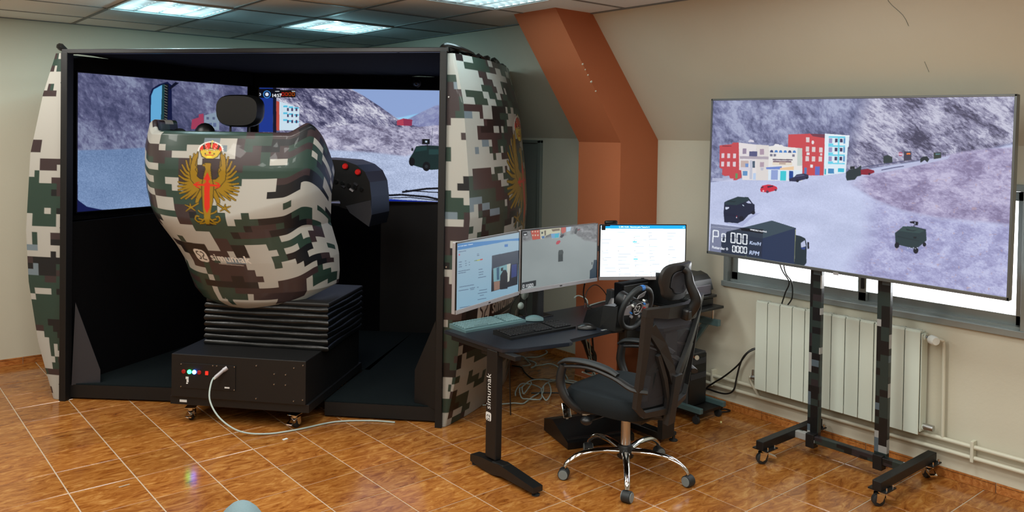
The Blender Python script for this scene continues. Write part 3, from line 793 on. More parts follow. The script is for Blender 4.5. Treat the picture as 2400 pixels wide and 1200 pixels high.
# bunched black cloth along the top edges and the corner caps
m = MB(); pts = []
for k in range(26):
    v = k/25*1.35; u = 1.262+.13*(1-((v-.95)/.95)**2)-.02
    pts.append((u+.01*math.sin(k*1.9), v, 2.225+.012*math.sin(k*2.4)+.012*math.sin(k*.9)))
m.tube(pts, [.018+.008*math.sin(k*1.3) for k in range(26)], 7, 3); m.obj('gathered_cloth', M['blackgl'], booth, smooth=True)
MB().tube([(1.20, 0, 2.236), (1.235, -.005, 2.250), (1.30, .08, 2.240), (1.33, .3, 2.235)], [.012, .02, .016, .01], 8, 4).obj('gathered_cloth', M['blackgl'], booth, smooth=True)
MB().tube([(-1.23, 0, 2.222), (-1.26, -.01, 2.240), (-1.29, .02, 2.25), (-1.27, .06, 2.225)], [.012, .02, .024, .01], 8, 4).obj('gathered_cloth', M['blackgl'], booth, smooth=True)
for z in (2.02, 1.10, .43, .1):
    MB().cyl((-1.262, -.008, z), (-1.262, -.002, z), .006, 8).obj('screw', M['blackpl'], booth)
for z in (1.95, .95): MB().cyl((1.252, -.012, z), (1.252, -.004, z), .005, 8).obj('screw', M['steel'], booth)

# --- displays inside the booth
def display(name, label, p, q, z0, z1, cv, m, flip=1, group=None):
    """thin-framed display standing between the booth points p (left) and q (right)"""
    P, Q = SW(*p, 0), SW(*q, 0); d = Q-P; a = math.atan2(d.y, d.x); L_ = d.length
    t = thing(name, label, 'display', ((P.x+Q.x)/2, (P.y+Q.y)/2, z0), a, group)
    h = z1-z0; b = .008
    f = MB(); f.bb(-L_/2-b, L_/2+b, .004, .03, -b, h+b, .003)
    for s_ in (-1, 1): f.bb(s_*(L_/2+b/2)-b/2, s_*(L_/2+b/2)+b/2, -.004, .01, -b, h+b)
    f.bb(-L_/2, L_/2, -.004, .01, -b, 0); f.bb(-L_/2, L_/2, -.004, .01, h, h+b)
    f.obj('frame', M['bezel'], t)
    canvas_mesh('screen', cv, lambda S, T_: ((S-.5)*L_, S*0+.001, h*(1-T_)), m, t)
    return t
# left display: scree slope, gravel, wing mirror, blue door edge
c = Canvas(430, 260, (90, 90, 120), [(182, 170), (580, 203), (580, 466), (180, 497)])
c.a = rock(c.X, c.Y, 95, .9, 1.6, 3, (66, 70, 104), (100, 102, 138), (142, 150, 180))
g = above(c, [(170, 352), (260, 350), (350, 345), (590, 330)], 4)
gr = np.array([(116, 142, 184)])/255.+(fbm(c.X/1.6, c.Y/1.4, 3, 5)[..., None]-.5)*.22+(vnoise(c.X/60, c.Y/18, 8)[..., None]-.5)*.06+np.clip((c.Y-350)/150, 0, 1)[..., None]*.05
c.blend(1-g, gr)
wedge = [(178, 460), (186, 470), (205, 484), (240, 491), (290, 491), (350, 485), (590, 480), (590, 520), (178, 520)]
c.poly(wedge, (18, 26, 78)); c.rect(178, 165, 183, 500, (22, 24, 60))
c.poly([(350, 300), (350, 225), (356, 208), (372, 198), (392, 192), (402, 200), (404, 300)], (12, 20, 62))
c.poly([(353, 300), (354, 225), (360, 210), (378, 200), (380, 200), (377, 300)], (104, 178, 226))
c.poly([(377, 300), (380, 198), (386, 198), (384, 300)], (26, 66, 70))
c.poly([(384, 300), (386, 196), (395, 198), (392, 300)], (14, 18, 26))
for k in range(16): c.line([(385, 200+k*6.4), (392, 203+k*6.4)], 1, (150, 150, 130))
c.poly([(396, 205), (410, 193), (420, 194), (398, 211)], (10, 14, 36))
c.poly([(448, 302), (450, 280), (466, 275), (466, 268), (477, 266), (479, 303)], (168, 62, 92))
c.poly([(478, 303), (479, 270), (514, 261), (514, 305)], (140, 158, 178))
for k in range(2): c.rect(484+k*14, 274, 490+k*14, 280, (90, 100, 130)); c.rect(490+k*10, 288, 497+k*10, 297, (96, 110, 150))
display('display', 'left simulator display showing a wing mirror against a grey hillside', (-1.333, .239), (-.86, 1.688), 1.176, 2.105, c, M['screen_sim'], group='displays inside the simulator booth')
# centre display
c = Canvas(560, 310, (150, 190, 240), [(608, 206), (1075, 213), (1071, 474), (605, 467)])
sky = np.array([(78, 168, 248)])/255.+np.clip((c.Y-212)/70, 0, 1)[..., None]*np.array([.34, .20, .02])
c.a = sky+np.clip(fbm(c.X/40, c.Y/14, 4, 12)-.55, 0, 1)[..., None]*.5
for r_, al in ((17, .35), (11, .6), (6, 1)): c.circ(893, 223, r_, (240, 250, 255), al=al)
c.circ(860, 231, 7, (235, 245, 255), ry=6, al=.8)
c.blend(above(c, [(850, 400), (900, 280), (940, 275), (1000, 262), (1080, 250)], 3), (150, 175, 225))
c.blend(1-above(c, [(880, 300), (950, 282), (990, 262), (1020, 248), (1090, 238)], 3), rock(c.X, c.Y, 60, -.5, 1.5, 14, (110, 116, 165), (134, 140, 186), (160, 168, 205)))
c.blend(1-above(c, [(600, 205), (815, 205), (850, 224), (890, 250), (930, 278), (960, 292), (1100, 330)], 2), rock(c.X, c.Y, 55, .62, 2.6, 11, (60, 60, 92), (136, 134, 165), (226, 226, 240)))
c.blend(1-above(c, [(700, 330), (760, 300), (830, 290), (900, 296), (960, 300), (1040, 292), (1100, 290)], 3), rock(c.X, c.Y, 46, .25, 1.7, 17, (104, 100, 128), (170, 168, 196), (216, 214, 234)))
gb = above(c, [(600, 330), (780, 352), (870, 357), (950, 366), (1000, 352), (1100, 338)], 6)
c.blend(1-gb, np.array([(186, 200, 232)])/255.+(fbm(c.X/1.8, c.Y/1.2, 3, 25)[..., None]-.5)*.26+(fbm(c.X/50, c.Y/9, 3, 6)[..., None]-.5)*.12)
c.poly([(930, 283), (945, 278), (966, 281), (965, 295), (930, 294)], (186, 66, 90)); c.poly([(945, 278), (966, 281), (965, 295), (946, 295)], (150, 50, 84))
c.rect(600, 205, 640, 310, (26, 56, 148)); c.rect(640, 205, 648, 330, (10, 14, 40))
c.poly([(648, 237), (656, 240), (656, 306), (648, 306)], (196, 78, 66))
c.poly([(655, 238), (702, 254), (700, 306), (655, 306)], (214, 236, 250))
for i in range(3):
    for j in range(3): c.rect(664+i*13, 248+j*16+i*2, 674+i*13, 252+j*16+i*2, (90, 200, 236)); c.rect(677+i*10-4, 254+j*14, 681+i*10-4, 261+j*14, (70, 60, 100))
c.rect(604, 209, 657, 230, (8, 10, 24)); c.rect(657, 212, 693, 229, (22, 14, 16))
c.circ(626, 222, 9, (70, 150, 230)); c.circ(626, 222, 7.2, (10, 20, 60)); c.circ(626, 222, 4.2, (230, 240, 255)); c.circ(609, 222, 3.2, (230, 235, 245)); c.circ(609, 222, 1.6, (8, 10, 24))
c.text('14:57', 637, 228, 10.5, (240, 244, 250), bold=.4)
for k, cc in enumerate(((220, 30, 20), (210, 50, 10), (190, 70, 8), (200, 90, 8))): c.line([(661+k*8, 218), (666+k*8, 218), (666+k*8, 225), (661+k*8, 225), (661+k*8, 218)], 1.2, cc)
c.rect(684, 214, 692, 216, (200, 205, 210)); c.rect(645, 214, 655, 216, (200, 205, 210))
# armoured vehicle, aerial, wipers, bonnet edge
G1 = (22, 44, 44)
c.poly([(959, 372), (968, 358), (975, 343), (990, 341), (1012, 341), (1044, 343), (1100, 345), (1100, 392), (1010, 398), (990, 394), (964, 386)], G1)
c.poly([(975, 345), (1000, 343), (1000, 352), (972, 356)], (30, 62, 62)); c.rect(1005, 350, 1100, 362, (34, 66, 66)); c.circ(965, 379, 7, (10, 12, 18), 10); c.circ(999, 390, 9, (12, 14, 20), 11); c.circ(999, 390, 4, (40, 46, 52))
c.rect(989, 326, 1007, 338, (10, 12, 16)); c.rect(996, 330, 1001, 334, (190, 210, 230)); c.rect(1000, 336, 1002, 344, (14, 20, 20)); c.line([(1010, 343), (1014, 300)], .8, (60, 70, 90)); c.rect(964, 347, 968, 354, (12, 20, 20))
c.poly([(870, 463), (940, 468), (1100, 476), (1100, 500), (870, 500)], (14, 40, 150))
c.line([(886, 463), (905, 458), (940, 456), (1000, 461), (1028, 467)], 4.5, (10, 12, 22)); c.line([(905, 464), (960, 462), (1028, 470)], 2, (10, 12, 22))
c.line([(942, 450), (1000, 442), (1060, 440)], 4.5, (10, 12, 22)); c.line([(950, 446), (1010, 450), (1060, 452)], 2.2, (10, 12, 22))
display('display', 'centre simulator display showing a sunny valley road and a green armoured vehicle', (-.771, 1.721), (.87, 1.974), 1.17, 2.10, c, M['screen_sim'], group='displays inside the simulator booth')
c2 = Canvas(120, 70, (120, 124, 160)); c2.a = rock(c2.U*3, c2.V*3, 60, .5, 1.8, 31, (80, 80, 116), (130, 130, 164), (190, 194, 220)); c2.blend(np.clip((c2.V-40)/3, 0, 1), (160, 176, 214))
display('display', 'right simulator display turned towards the seat, hidden behind the booth edge', (.97, 1.90), (1.19, .30), 1.17, 2.10, c2, M['screen_sim'], group='displays inside the simulator booth')
t = thing('dome_camera', 'small black dome camera fixed above the centre display', 'camera', SW(.545, 1.86, 2.135), SRZ)
MB().lathe([(.035, 0), (.035, .012), (.028, .016)], (0, .0, .02), (0, -1, 0), 20).obj('mount', M['blackpl'], t, smooth=True)
MB().sph((0, -.018, .02), .026, 18).obj('dome', M['blackgl'], t, smooth=True)

# --- motion seat unit standing in the booth mouth
seat = thing('motion_seat', 'motion driving seat with camouflage shell, black bellows and black base box on castors', 'simulator seat', SO, SRZ)
N_EXP, HW0, D0 = 3.0, .57, .48
ph = np.linspace(PI, 0, 400)
sx = HW0*np.sign(np.cos(ph))*np.abs(np.cos(ph))**(2/N_EXP); sy = D0*(1-np.abs(np.sin(ph))**(2/N_EXP))
al = np.r_[0, np.cumsum(np.hypot(np.diff(sx), np.diff(sy)))]; al /= al[-1]
ZH = [.62, .66, .70, .76, .84, .95, 1.05, 1.16, 1.27, 1.38, 1.52, 1.64, 1.76]
HWZ = [.24, .30, .38, .43, .445, .455, .47, .495, .535, .56, .578, .585, .585]
CZ = [.02, .017, .014, .015, .01, 0, -.03, -.07, -.09, -.096, -.095, -.10, -.09]
def shell(S, T):
    x = np.interp(S, al, sx)/HW0; y = np.interp(S, al, sy)
    ear = np.clip((np.abs(x)-.74)/.20, 0, 1); ear = ear*ear*(3-2*ear)
    zt = 1.705+.07*ear-1.1*np.clip(y-.16, 0, 1)**1.2*(x > 0); zb = .635+.12*np.abs(x)**4
    to = np.clip((T-.14)/.86, 0, 1)
    z = zt-(zt-zb)*to
    hw = np.interp(z, ZH, HWZ); c = np.interp(z, ZH, CZ)
    crease = 1.22+.16*np.clip(x+.1, 0, 2)**1.5-.02*x
    d = np.clip(crease-z, 0, 2)
    v0 = -.285+.25*np.clip(z-1.5, 0, 1)**1.2+.43*(d-.03*(1-np.exp(-d/.03)))
    v0 = v0+np.clip(.70-z, 0, 1)**1.5*3.0
    # rim roll and inner wall
    ti = np.clip((.14-T)/.14, 0, 1)                     # 0 at outer top edge, 1 deep inside
    a = np.clip(ti/.55, 0, 1)*PI*.5
    inn = .055*np.sin(a)+.03*np.clip((ti-.55)/.45, 0, 1)
    z = z+.028*np.sin(np.clip(ti/.55, 0, 1)*PI)*1.0*(1-.5*np.clip(ti/.55, 0, 1))-.20*np.clip((ti-.55)/.45, 0, 1)
    return c+x*(hw-inn), v0+y*(1-.25*np.clip((1.0-z)/.4, 0, 1))+inn*(1-np.abs(x)**3), z
cv = Canvas(440, 400, (0, 0, 0)); 
ROWS = None
camo_paint(cv, 36, 32, 5)
_s = np.linspace(0, 1, 400)
def smap(u, z):
    t = .14+.86*(1.705-z)/(1.705-.635)
    U_, V_, Z_ = shell(_s, np.full(400, t)); k = np.interp(u, U_, _s)
    return (k*cv.w, t*cv.h)
emblem(cv, lambda x, y: smap(-.372+(x/5.219)*.00255, 1.702-(y/5.219)*.00242))
x0, y0 = smap(-.235, .985)
cu_, cv_ = cv.w/36, cv.h/32; gx0, gy0 = round(x0/cu_)*cu_, round(y0/cv_)*cv_
for bx, by, bw, bh, bc in ((-2, -2, 5, 2, (24, 26, 30)), (-1, 0, 4, 1, (58, 46, 48)), (3, -1, 3, 1, (58, 46, 48)), (2, 1, 5, 2, (58, 46, 48)), (5, 0, 3, 1, (112, 128, 138)), (7, -2, 2, 2, (24, 26, 30))):
    cv.rect(gx0+bx*cu_, gy0+by*cv_, gx0+(bx+bw)*cu_, gy0+(by+bh)*cv_, bc)
logo(cv, x0-2, y0+6, 13, (214, 208, 198), (1.12, .06), (.02, -1.12))
cv.line([smap(-.10, .72), smap(-.075, .66)], 1.2, (190, 180, 170))
canvas_mesh('shell', cv, shell, M['wrap'], seat)
# seat back, cushion and headrest within the shell
MB().box((-.12, .22, 1.38), (.50, .12, .62), Euler((R(-8), 0, 0)).to_matrix(), .05, 3).obj('backrest', M['fabric'], seat, smooth=True)
MB().box((-.12, .50, .98), (.52, .50, .14), None, .05, 3).obj('seat_cushion', M['fabric'], seat, smooth=True)
ring = []
for k in range(5):
    v = .20+.11*k/4; sc = (.90, .985, 1.0, .985, .88)[k]; r_ = []
    for j in range(28):
        a = 2*PI*j/28; cx, cz = math.cos(a), math.sin(a)
        r_.append((-.185+.155*sc*(1-.10*max(0, -cz))*math.copysign(abs(cx)**.62, cx), v, 1.862+.105*sc*math.copysign(abs(cz)**.62, cz)))
    ring.append(r_)
MB().loft(ring).obj('headrest', M['blackpl'], seat, smooth=True)
for u in (-.25, -.12): MB().cyl((u, .25, 1.62), (u, .25, 1.78), .007, 10).obj('headrest_post', M['black'], seat, smooth=True)
MB().sph((-.545, .46, 1.70), .085, 18, (.9, .6, 1)).obj('instrument_hood', M['blackpl'], seat, smooth=True)
MB().sph((-.575, .20, 1.69), .055, 18, (1, .8, 1)).obj('side_bolster', M['fabric'], seat, smooth=True)
st = MB(); st.tube([(-.36+.20*math.cos(2*PI*k/20), .66+.20*math.sin(2*PI*k/20)*.6, 1.50+.20*math.sin(2*PI*k/20)*.75) for k in range(20)], .016, 8, 2, closed=True)
st.obj('steering_wheel', M['blackpl'], seat, smooth=True)
MB().cyl((-.36, .66, 1.50), (-.36, .95, 1.40), .05, 14).obj('steering_column', M['black'], seat, smooth=True)
# dashboard wing seen right of the shell
P_ = [(.18, 1.555), (.38, 1.545), (.47, 1.515), (.53, 1.47), (.565, 1.40), (.578, 1.30), (.582, 1.18), (.565, 1.10), (.42, 1.21), (.25, 1.25), (.18, 1.27)]
MB().prism(P_, (0, .62, 0), (1, 0, 0), (0, 0, 1), (.03, .30, 0)).obj('dashboard', M['blackpl'], seat)
MB().prism([(.40, 1.235), (.575, 1.28), (.584, 1.18), (.566, 1.10), (.43, 1.19)], (0, .612, 0), (1, 0, 0), (0, 0, 1), (0, .012, 0)).obj('lower_panel', M['facet'], seat)
MB().bb(-.75, .20, .70, 1.0, 1.20, 1.50, .04).obj('dashboard_body', M['black'], seat)
for (u, z) in ((.395, 1.505), (.485, 1.468)):
    MB().lathe([(.018, 0), (.021, .008), (.016, .022)], (u, .615, z), (0, -1, 0), 16).obj('red_knob', M['redp'], seat, smooth=True)
for k in range(5):
    MB().cyl((.33+.045*k, .618, 1.40-.012*k), (.33+.045*k, .604, 1.40-.012*k), .013, 12).obj('dial', M['blackgl'], seat)
for (u, z, n_) in ((.38, 1.37, 0), (.44, 1.345, 1), (.47, 1.385, 2)): MB().box((u, .612, z), (.03, .01, .012), Euler((0, .6, 0)).to_matrix()).obj('switch', M['silver'] if n_ == 1 else M['facet'], seat)
MB().tube([(.36, .58, 1.255), (.32, .50, 1.26), (.30, .40, 1.24)], [.02, .012, .01], 8, 3).obj('lever', M['steel'], seat, smooth=True)
MB().cyl((.30, .30, .80), (.36, .34, 1.17), .018, 10).sph((.36, .34, 1.18), .03, 12).obj('gear_lever', M['steel'], seat, smooth=True)
MB().bb(-.27, .53, .0, .62, .672, .70, .01).obj('platform_plate', M['black'], seat)
# bellows
def bellows(u0, u1, v0, v1, z0, z1, n, name):
    rings = []
    for k in range(n*8+1):
        t = k/(n*8); z = z0+(z1-z0)*t; o = .015*abs(math.sin(PI*t*n))**.7
        a0, a1, b0, b1 = u0-o+.018, u1+o-.018, v0-o+.018, v1+o-.018; r_ = []
        NX, NY = 14, 8
        def w_(x, s_): return .0022*math.sin(x*9+k*.2+s_)+.0012*math.sin(x*23+k*.5)
        for i in range(NX): x = a0+(a1-a0)*i/NX; r_.append((x, b0+w_(x, 0), z+w_(x, 2)))
        for i in range(NY): y = b0+(b1-b0)*i/NY; r_.append((a1+w_(y, 1), y, z+w_(y, 4)-.0))
        for i in range(NX): x = a1-(a1-a0)*i/NX; r_.append((x, b1, z+w_(x, 1)))
        for i in range(NY): y = b1-(b1-b0)*i/NY; r_.append((a0, y, z))
        rings.append(r_)
    MB().loft(rings).obj(name, M['blackgl'], seat, smooth=True)
bellows(-.275, .535, -.02, .62, .405, .675, 7, 'bellows')
# base box with its control panel
MB().bb(-.345, .49, -.25, .66, .158, .413, .004).obj('base_box', M['black'], seat)
MB().bb(-.36, .505, -.235, .68, .108, .158, .003).obj('chassis', M['black'], seat)
MB().bb(-.285, .06, -.2545, -.25, .215, .362, .001).obj('control_panel', M['black'], seat)
for i, (u, mm, nm) in enumerate(((-.263, 'ledr', 'button'), (-.227, 'ledg', 'button'), (-.196, 'ledb', 'button'), (-.165, 'ledr', 'button'))):
    MB().lathe([(.0125, 0), (.0125, .004), (.009, .006)], (u, -.2545, .312), (0, -1, 0), 14).obj(nm, M[mm], seat, smooth=True, label=('dim red button', 'glowing green button', 'glowing blue button', 'dim red button')[i])
MB().bb(-.125, -.108, -.261, -.2545, .300, .322, .001).obj('rocker_switch', M['ledr2'], seat)
for u0, u1, z0, z1 in ((-.250, -.232, .268, .282), (-.244, -.232, .250, .266), (-.246, -.236, .240, .247)): MB().bb(u0, u1, -.2565, -.2545, z0, z1).obj('label', M['paper'], seat)
MB().bb(-.298, -.253, -.2375, -.235, .124, .138).obj('label', M['paper'], seat)
for u, z in ((-.28, .355), (-.08, .357), (-.055, .357), (.055, .357), (-.28, .222), (.055, .222), (.19, .372), (.42, .372), (.19, .18), (.42, .18), (.30, .33), (.37, .33), (.30, .27), (.37, .27), (.475, .39), (.475, .19)):
    MB().cyl((u, -.257, z), (u, -.25, z), .0035, 6).obj('screw', M['steel'], seat)
MB().bb(-.005, .025, -.2555, -.2545, .228, .236).obj('socket', M['paper'], seat)
def castor(par, p, yaw, wr=.035, brake=True, brk='chrome', world=False):
    c, s_ = math.cos(yaw), math.sin(yaw); ax = Vector((c, s_, 0)); fw = Vector((-s_, c, 0)); p = Vector(p)
    w_ = MB(); w_.lathe([(wr*.8, -.014), (wr, -.010), (wr, .010), (wr*.8, .014)], p+fw*.018+Vector((0, 0, wr)), ax, 20)
    o = w_.obj('castor', M['rubber'], par, world, smooth=True)
    b = MB()
    for sg in (-1, 1): b.prism([(-.010, wr*2.15), (.030, wr*2.15), (.034, wr*.8), (.018, wr*.6), (.004, wr*.9)], p+ax*(sg*.019), fw, (0, 0, 1), ax*.003)
    b.cyl(p+Vector((0, 0, wr*2.1)), p+Vector((0, 0, wr*2.1+.018)), .018, 14)
    b.prism([(-.03, wr*2.1+.018), (.03, wr*2.1+.018), (.03, wr*2.1+.021), (-.03, wr*2.1+.021)], p-ax*.03, fw, (0, 0, 1), ax*.06)
    b.obj('fork', M[brk], o, world)
    if brake:
        br = MB(); br.prism([(-.012, wr*1.35), (-.055, wr*1.1), (-.058, wr*1.35), (-.01, wr*2.0)], p-ax*.018, fw, (0, 0, 1), ax*.036); br.obj('brake_lever', M[brk], o, world)
    return o
for (u, v), yw in (((-.253, -.19), .25), ((.40, -.19), -.2), ((-.253, .58), .3), ((.40, .58), .1)): castor(seat, (u, v, 0), yw, .030, brk='floortint' if v > 0 else 'chrome')
t = thing('power_cable', 'white power cable plugged into the base box, drooping to the floor and under the booth', 'cable', SW(-.045, -.26, .32), 0)
m = MB(); m.tube([SW(-.045, -.285, .305), SW(-.052, -.32, .28), SW(-.035, -.37, .20), SW(.03, -.40, .12), SW(.12, -.40, .055), SW(.20, -.37, .02), SW(.30, -.32, .006), SW(.38, -.27, .006), SW(.46, -.20, .006), SW(.60, -.06, .006), SW(.8, .0, .006), SW(.95, .0, .006)], .0048, 8, 5)
m.obj('cable', M['cablew'], t, world=True, smooth=True)
MB().cyl(SW(-.045, -.29, .300), SW(-.010, -.262, .335), .0105, 14).cyl(SW(-.010, -.262, .335), SW(.008, -.25, .348), .013, 14).obj('connector', M['silver'], t, world=True, smooth=True)
MB().cyl(SW(-.053, -.296, .292), SW(-.043, -.288, .302), .008, 12).obj('plug_collar', M['white'], t, world=True, smooth=True)

# ================================================================== BIG TELEVISION AND ITS STAND
TVX = 4.05
tvt = thing('television', 'large flat television on a wheeled stand, showing a simulated mountain village and army vehicles', 'television', (TVX, 2.172, 1.03), 0)
TY0, TY1, TZ0, TZ1 = 1.352, 2.992, 1.031, 1.958
roll = Matrix.Translation((TVX, 2.172, 1.494)) @ Matrix.Rotation(R(.72), 4, 'X') @ Matrix.Translation((-TVX, -2.172, -1.494))
def tvo(o): o.data.transform(MW(tvt).inverted() @ roll @ MW(tvt)); return o
f = MB(); B_ = .011
f.bb(TVX+.004, TVX+.035, TY0, TY1, TZ0, TZ1, .004)
f.bb(TVX-.006, TVX+.01, TY0, TY1, TZ1-B_, TZ1, .002); f.bb(TVX-.006, TVX+.01, TY0, TY1, TZ0, TZ0+B_+.006, .002)
f.bb(TVX-.006, TVX+.01, TY0, TY0+B_, TZ0, TZ1, .002); f.bb(TVX-.006, TVX+.01, TY1-B_, TY1, TZ0, TZ1, .002)
tvo(f.obj('frame', M['tvframe'], tvt, world=True))
f = MB(); f.bb(TVX, TVX+.005, TY0+B_, TY1-B_, TZ0+B_, TZ1-B_); tvo(f.obj('inner_bezel', M['bezel'], tvt, world=True))
tvo(MB().bb(TVX+.03, TVX+.050, TY0+.3, TY1-.3, TZ0+.08, TZ0+.62, .02).obj('rear_housing', M['blackpl'], tvt, world=True))
tvo(MB().bb(TVX-.0075, TVX-.005, 2.155, 2.185, TZ0-.006, TZ0+.008).obj('badge', M['silver'], tvt, world=True))
c = Canvas(740, 410, (180, 186, 222), [(1670, 243), (2374, 221), (2367, 688), (1668, 594)])
X, Y = c.X, c.Y
ground = np.array([(194, 202, 234)])/255.+(fbm(X/2, Y/1.6, 3, 2)[..., None]-.5)*.09+(fbm(X/90, Y/30, 3, 41)[..., None]-.5)*.10
c.a = ground
# far cliffs
c.blend(above(c, [(1660, 434), (1700, 428), (1760, 420), (1990, 405), (2020, 398), (2090, 386), (2200, 366), (2290, 352), (2380, 330)], 3), rock(X, Y, 85, .95, 1.5, 61, (82, 86, 120), (124, 128, 164), (166, 172, 202)))
msk = np.clip((X-1990+(Y-300)*.3)/40, 0, 1)*above(c, [(1660, 420), (2000, 398), (2090, 384), (2200, 364), (2290, 350), (2380, 325)], 3)
c.blend(msk, rock(X, Y, 75, .55, 2.6, 64, (66, 64, 90), (136, 134, 164), (200, 200, 220)))
c.blend(np.clip((vnoise(X/60, Y/30, 71)-.55)*3, 0, 1)*np.clip((X-2150)/100, 0, 1)*above(c, [(2100, 340), (2380, 320)], 20)*.6, (208, 208, 226))
# hill on the right and rough verge
hill_top = [(1940, 435), (1990, 424), (2040, 405), (2100, 392), (2150, 382), (2200, 364), (2260, 350), (2320, 342), (2390, 338)]
hill = (1-above(c, hill_top, 5))*np.clip((X-1985-np.abs(Y-430)*.5)/50, 0, 1)*above(c, [(1960, 425), (2010, 440), (2060, 468), (2120, 490), (2200, 505), (2400, 520)], 10)
c.blend(hill, rock(X, Y, 60, .15, 1.8, 81, (132, 122, 158), (164, 156, 192), (196, 190, 220)))
verge = (1-above(c, [(1960, 430), (2010, 444), (2060, 470), (2120, 492), (2200, 507), (2400, 522)], 12))*np.clip((X-(2010+np.maximum(0, 560-Y)*.1-np.clip(Y-560, 0, 200)*.55))/60, 0, 1)
c.blend(verge*.85, rock(X, Y, 34, .25, 1.6, 84, (142, 140, 184), (168, 168, 210), (196, 198, 232)))
c.blend(np.clip((vnoise(X/7, Y/4, 90)-.86)*8, 0, 1)*np.clip(verge+hill, 0, 1)*.6, (190, 160, 165))
c.blend(np.clip(1-np.abs(Y-(560-(X-1700)*.12))/60, 0, 1)*np.clip(1-(X-1700)/400, 0, 1)*.12, (225, 230, 245))
# road up the valley and guard rails
c.poly([(1990, 408), (2080, 392), (2200, 366), (2228, 360), (2222, 368), (2110, 395), (2040, 408), (1990, 425)], (186, 190, 222))
c.line([(2020, 392), (2060, 385), (2120, 375)], 2, (78, 82, 120)); c.line([(2068, 397), (2095, 391), (2120, 387)], 2, (78, 82, 120))
K = lambda a, b: (1660+a/4.8, 230+b/4.8)
def kp(pts, col, al=1): c.poly([K(*p) for p in pts], col, al)
def kr(x0, y0, x1, y1, col, al=1): kp([(x0, y0), (x1, y0), (x1, y1), (x0, y1)], col, al)
# village facades
kp([(135, 560), (270, 545), (285, 525), (350, 525), (385, 830), (390, 915), (330, 945), (300, 945), (170, 885), (172, 820), (140, 810)], (196, 74, 82))
for i in range(3):
    for j in range(2): kr(158+i*66, 648+j*92, 190+i*66, 700+j*94, (222, 206, 214))
kr(320, 868, 346, 925, (96, 150, 96)); kr(165, 562, 268, 572, (130, 50, 60))
kp([(350, 525), (548, 545), (560, 940), (400, 940), (385, 830), (362, 830)], (228, 222, 224)); kp([(548, 545), (690, 548), (700, 940), (555, 940)], (222, 216, 214))
kr(395, 590, 438, 650, (150, 136, 160)); kr(590, 592, 636, 655, (172, 150, 168)); kr(470, 620, 560, 678, (86, 88, 128)); kr(365, 675, 690, 705, (176, 166, 178))
kr(378, 725, 466, 800, (196, 176, 172)); kr(430, 756, 464, 796, (110, 146, 206)); kr(510, 728, 538, 802, (70, 90, 110)); kr(594, 738, 640, 792, (176, 156, 172)); kr(402, 840, 456, 892, (98, 146, 196)); kr(480, 720, 510, 930, (170, 180, 205), .6)
kr(372, 800, 486, 832, (212, 208, 222)); kr(520, 862, 552, 935, (186, 206, 236)); kp([(600, 800), (640, 800), (630, 830), (606, 830)], (190, 190, 205))
kp([(690, 560), (830, 540), (860, 560), (1015, 572), (1065, 575), (1075, 940), (690, 940)], (232, 230, 228)); kr(1012, 575, 1066, 770, (196, 206, 202))
kp([(735, 560), (760, 532), (800, 536), (835, 565)], (236, 234, 238)); kp([(905, 562), (920, 534), (955, 530), (970, 562)], (236, 234, 238)); kp([(450, 515), (480, 486), (520, 500), (520, 520)], (214, 210, 226))
for k in range(6): kp([(702+k*51, 628), (708+k*51, 606), (722+k*51, 600), (736+k*51, 606), (742+k*51, 628)], (64, 76, 120) if k in (0, 4) else (74, 130, 200))
for k in (705, 745, 955): kr(k, 645, k+28, 672, (120, 120, 140))
kr(735, 700, 960, 712, (96, 84, 100)); kr(740, 718, 945, 738, (130, 110, 124)); kr(812, 722, 882, 760, (156, 134, 140)); kr(735, 735, 955, 768, (228, 208, 176), .5)
kp([(662, 795), (840, 780), (842, 815), (668, 816)], (110, 136, 206)); kp([(820, 800), (975, 778), (975, 820), (822, 832)], (236, 200, 160)); kr(690, 820, 1070, 935, (218, 232, 246)); kr(722, 822, 798, 932, (146, 164, 214)); kr(826, 832, 892, 938, (60, 200, 214)); kr(925, 830, 970, 930, (30, 70, 150))
kp([(905, 425), (1150, 412), (1180, 430), (1318, 455), (1310, 872), (1075, 878), (1065, 575), (905, 565)], (200, 72, 80)); kp([(1150, 412), (1318, 415), (1318, 458), (1180, 440)], (112, 56, 76))
for x, y in ((1105, 452), (1105, 556), (1175, 558), (1255, 562), (1105, 662), (1175, 664), (1252, 664)): kr(x, y, x+38, y+56, (220, 208, 210))
kr(1160, 755, 1190, 790, (230, 230, 236)); kr(1215, 775, 1268, 870, (96, 110, 196)); kr(1095, 790, 1122, 860, (80, 120, 180)); c.circ(*K(1182, 508), 3, (232, 228, 232), ry=4.4); kr(1115, 622, 1148, 650, (230, 226, 232)); kr(1268, 628, 1292, 652, (226, 210, 218))
kp([(1315, 412), (1590, 428), (1586, 545), (1575, 560), (1560, 840), (1315, 872)], (222, 238, 248)); kp([(1315, 408), (1592, 424), (1592, 436), (1315, 418)], (240, 246, 252))
for j, y in enumerate((455, 555, 655)):
    kr(1358, y-18, 1545, y-2, (96, 206, 232)); kr(1362, y+5, 1400, y+58, (150, 150, 196))
    for k, x in enumerate((1430, 1486)): kr(x, y+8, x+30, y+48, (60, 50, 90)); kr(x-4, y+62, x+34, y+80, (236, 238, 244))
    kr(1358, y+62, 1412, y+80, (90, 210, 236)); kr(1464, y-10, 1482, y+90, (110, 214, 236)); kr(1526, y, 1546, y+60, (90, 150, 200))
kr(1358, 730, 1545, 745, (110, 210, 236)); kr(1362, 795, 1428, 850, (66, 136, 190)); kr(1472, 790, 1540, 832, (50, 186, 214)); kr(1322, 800, 1340, 862, (60, 180, 200))
kr(60, 925, 300, 960, (206, 210, 236), .7); kp([(180, 905), (250, 895), (262, 925), (180, 932)], (170, 176, 206))
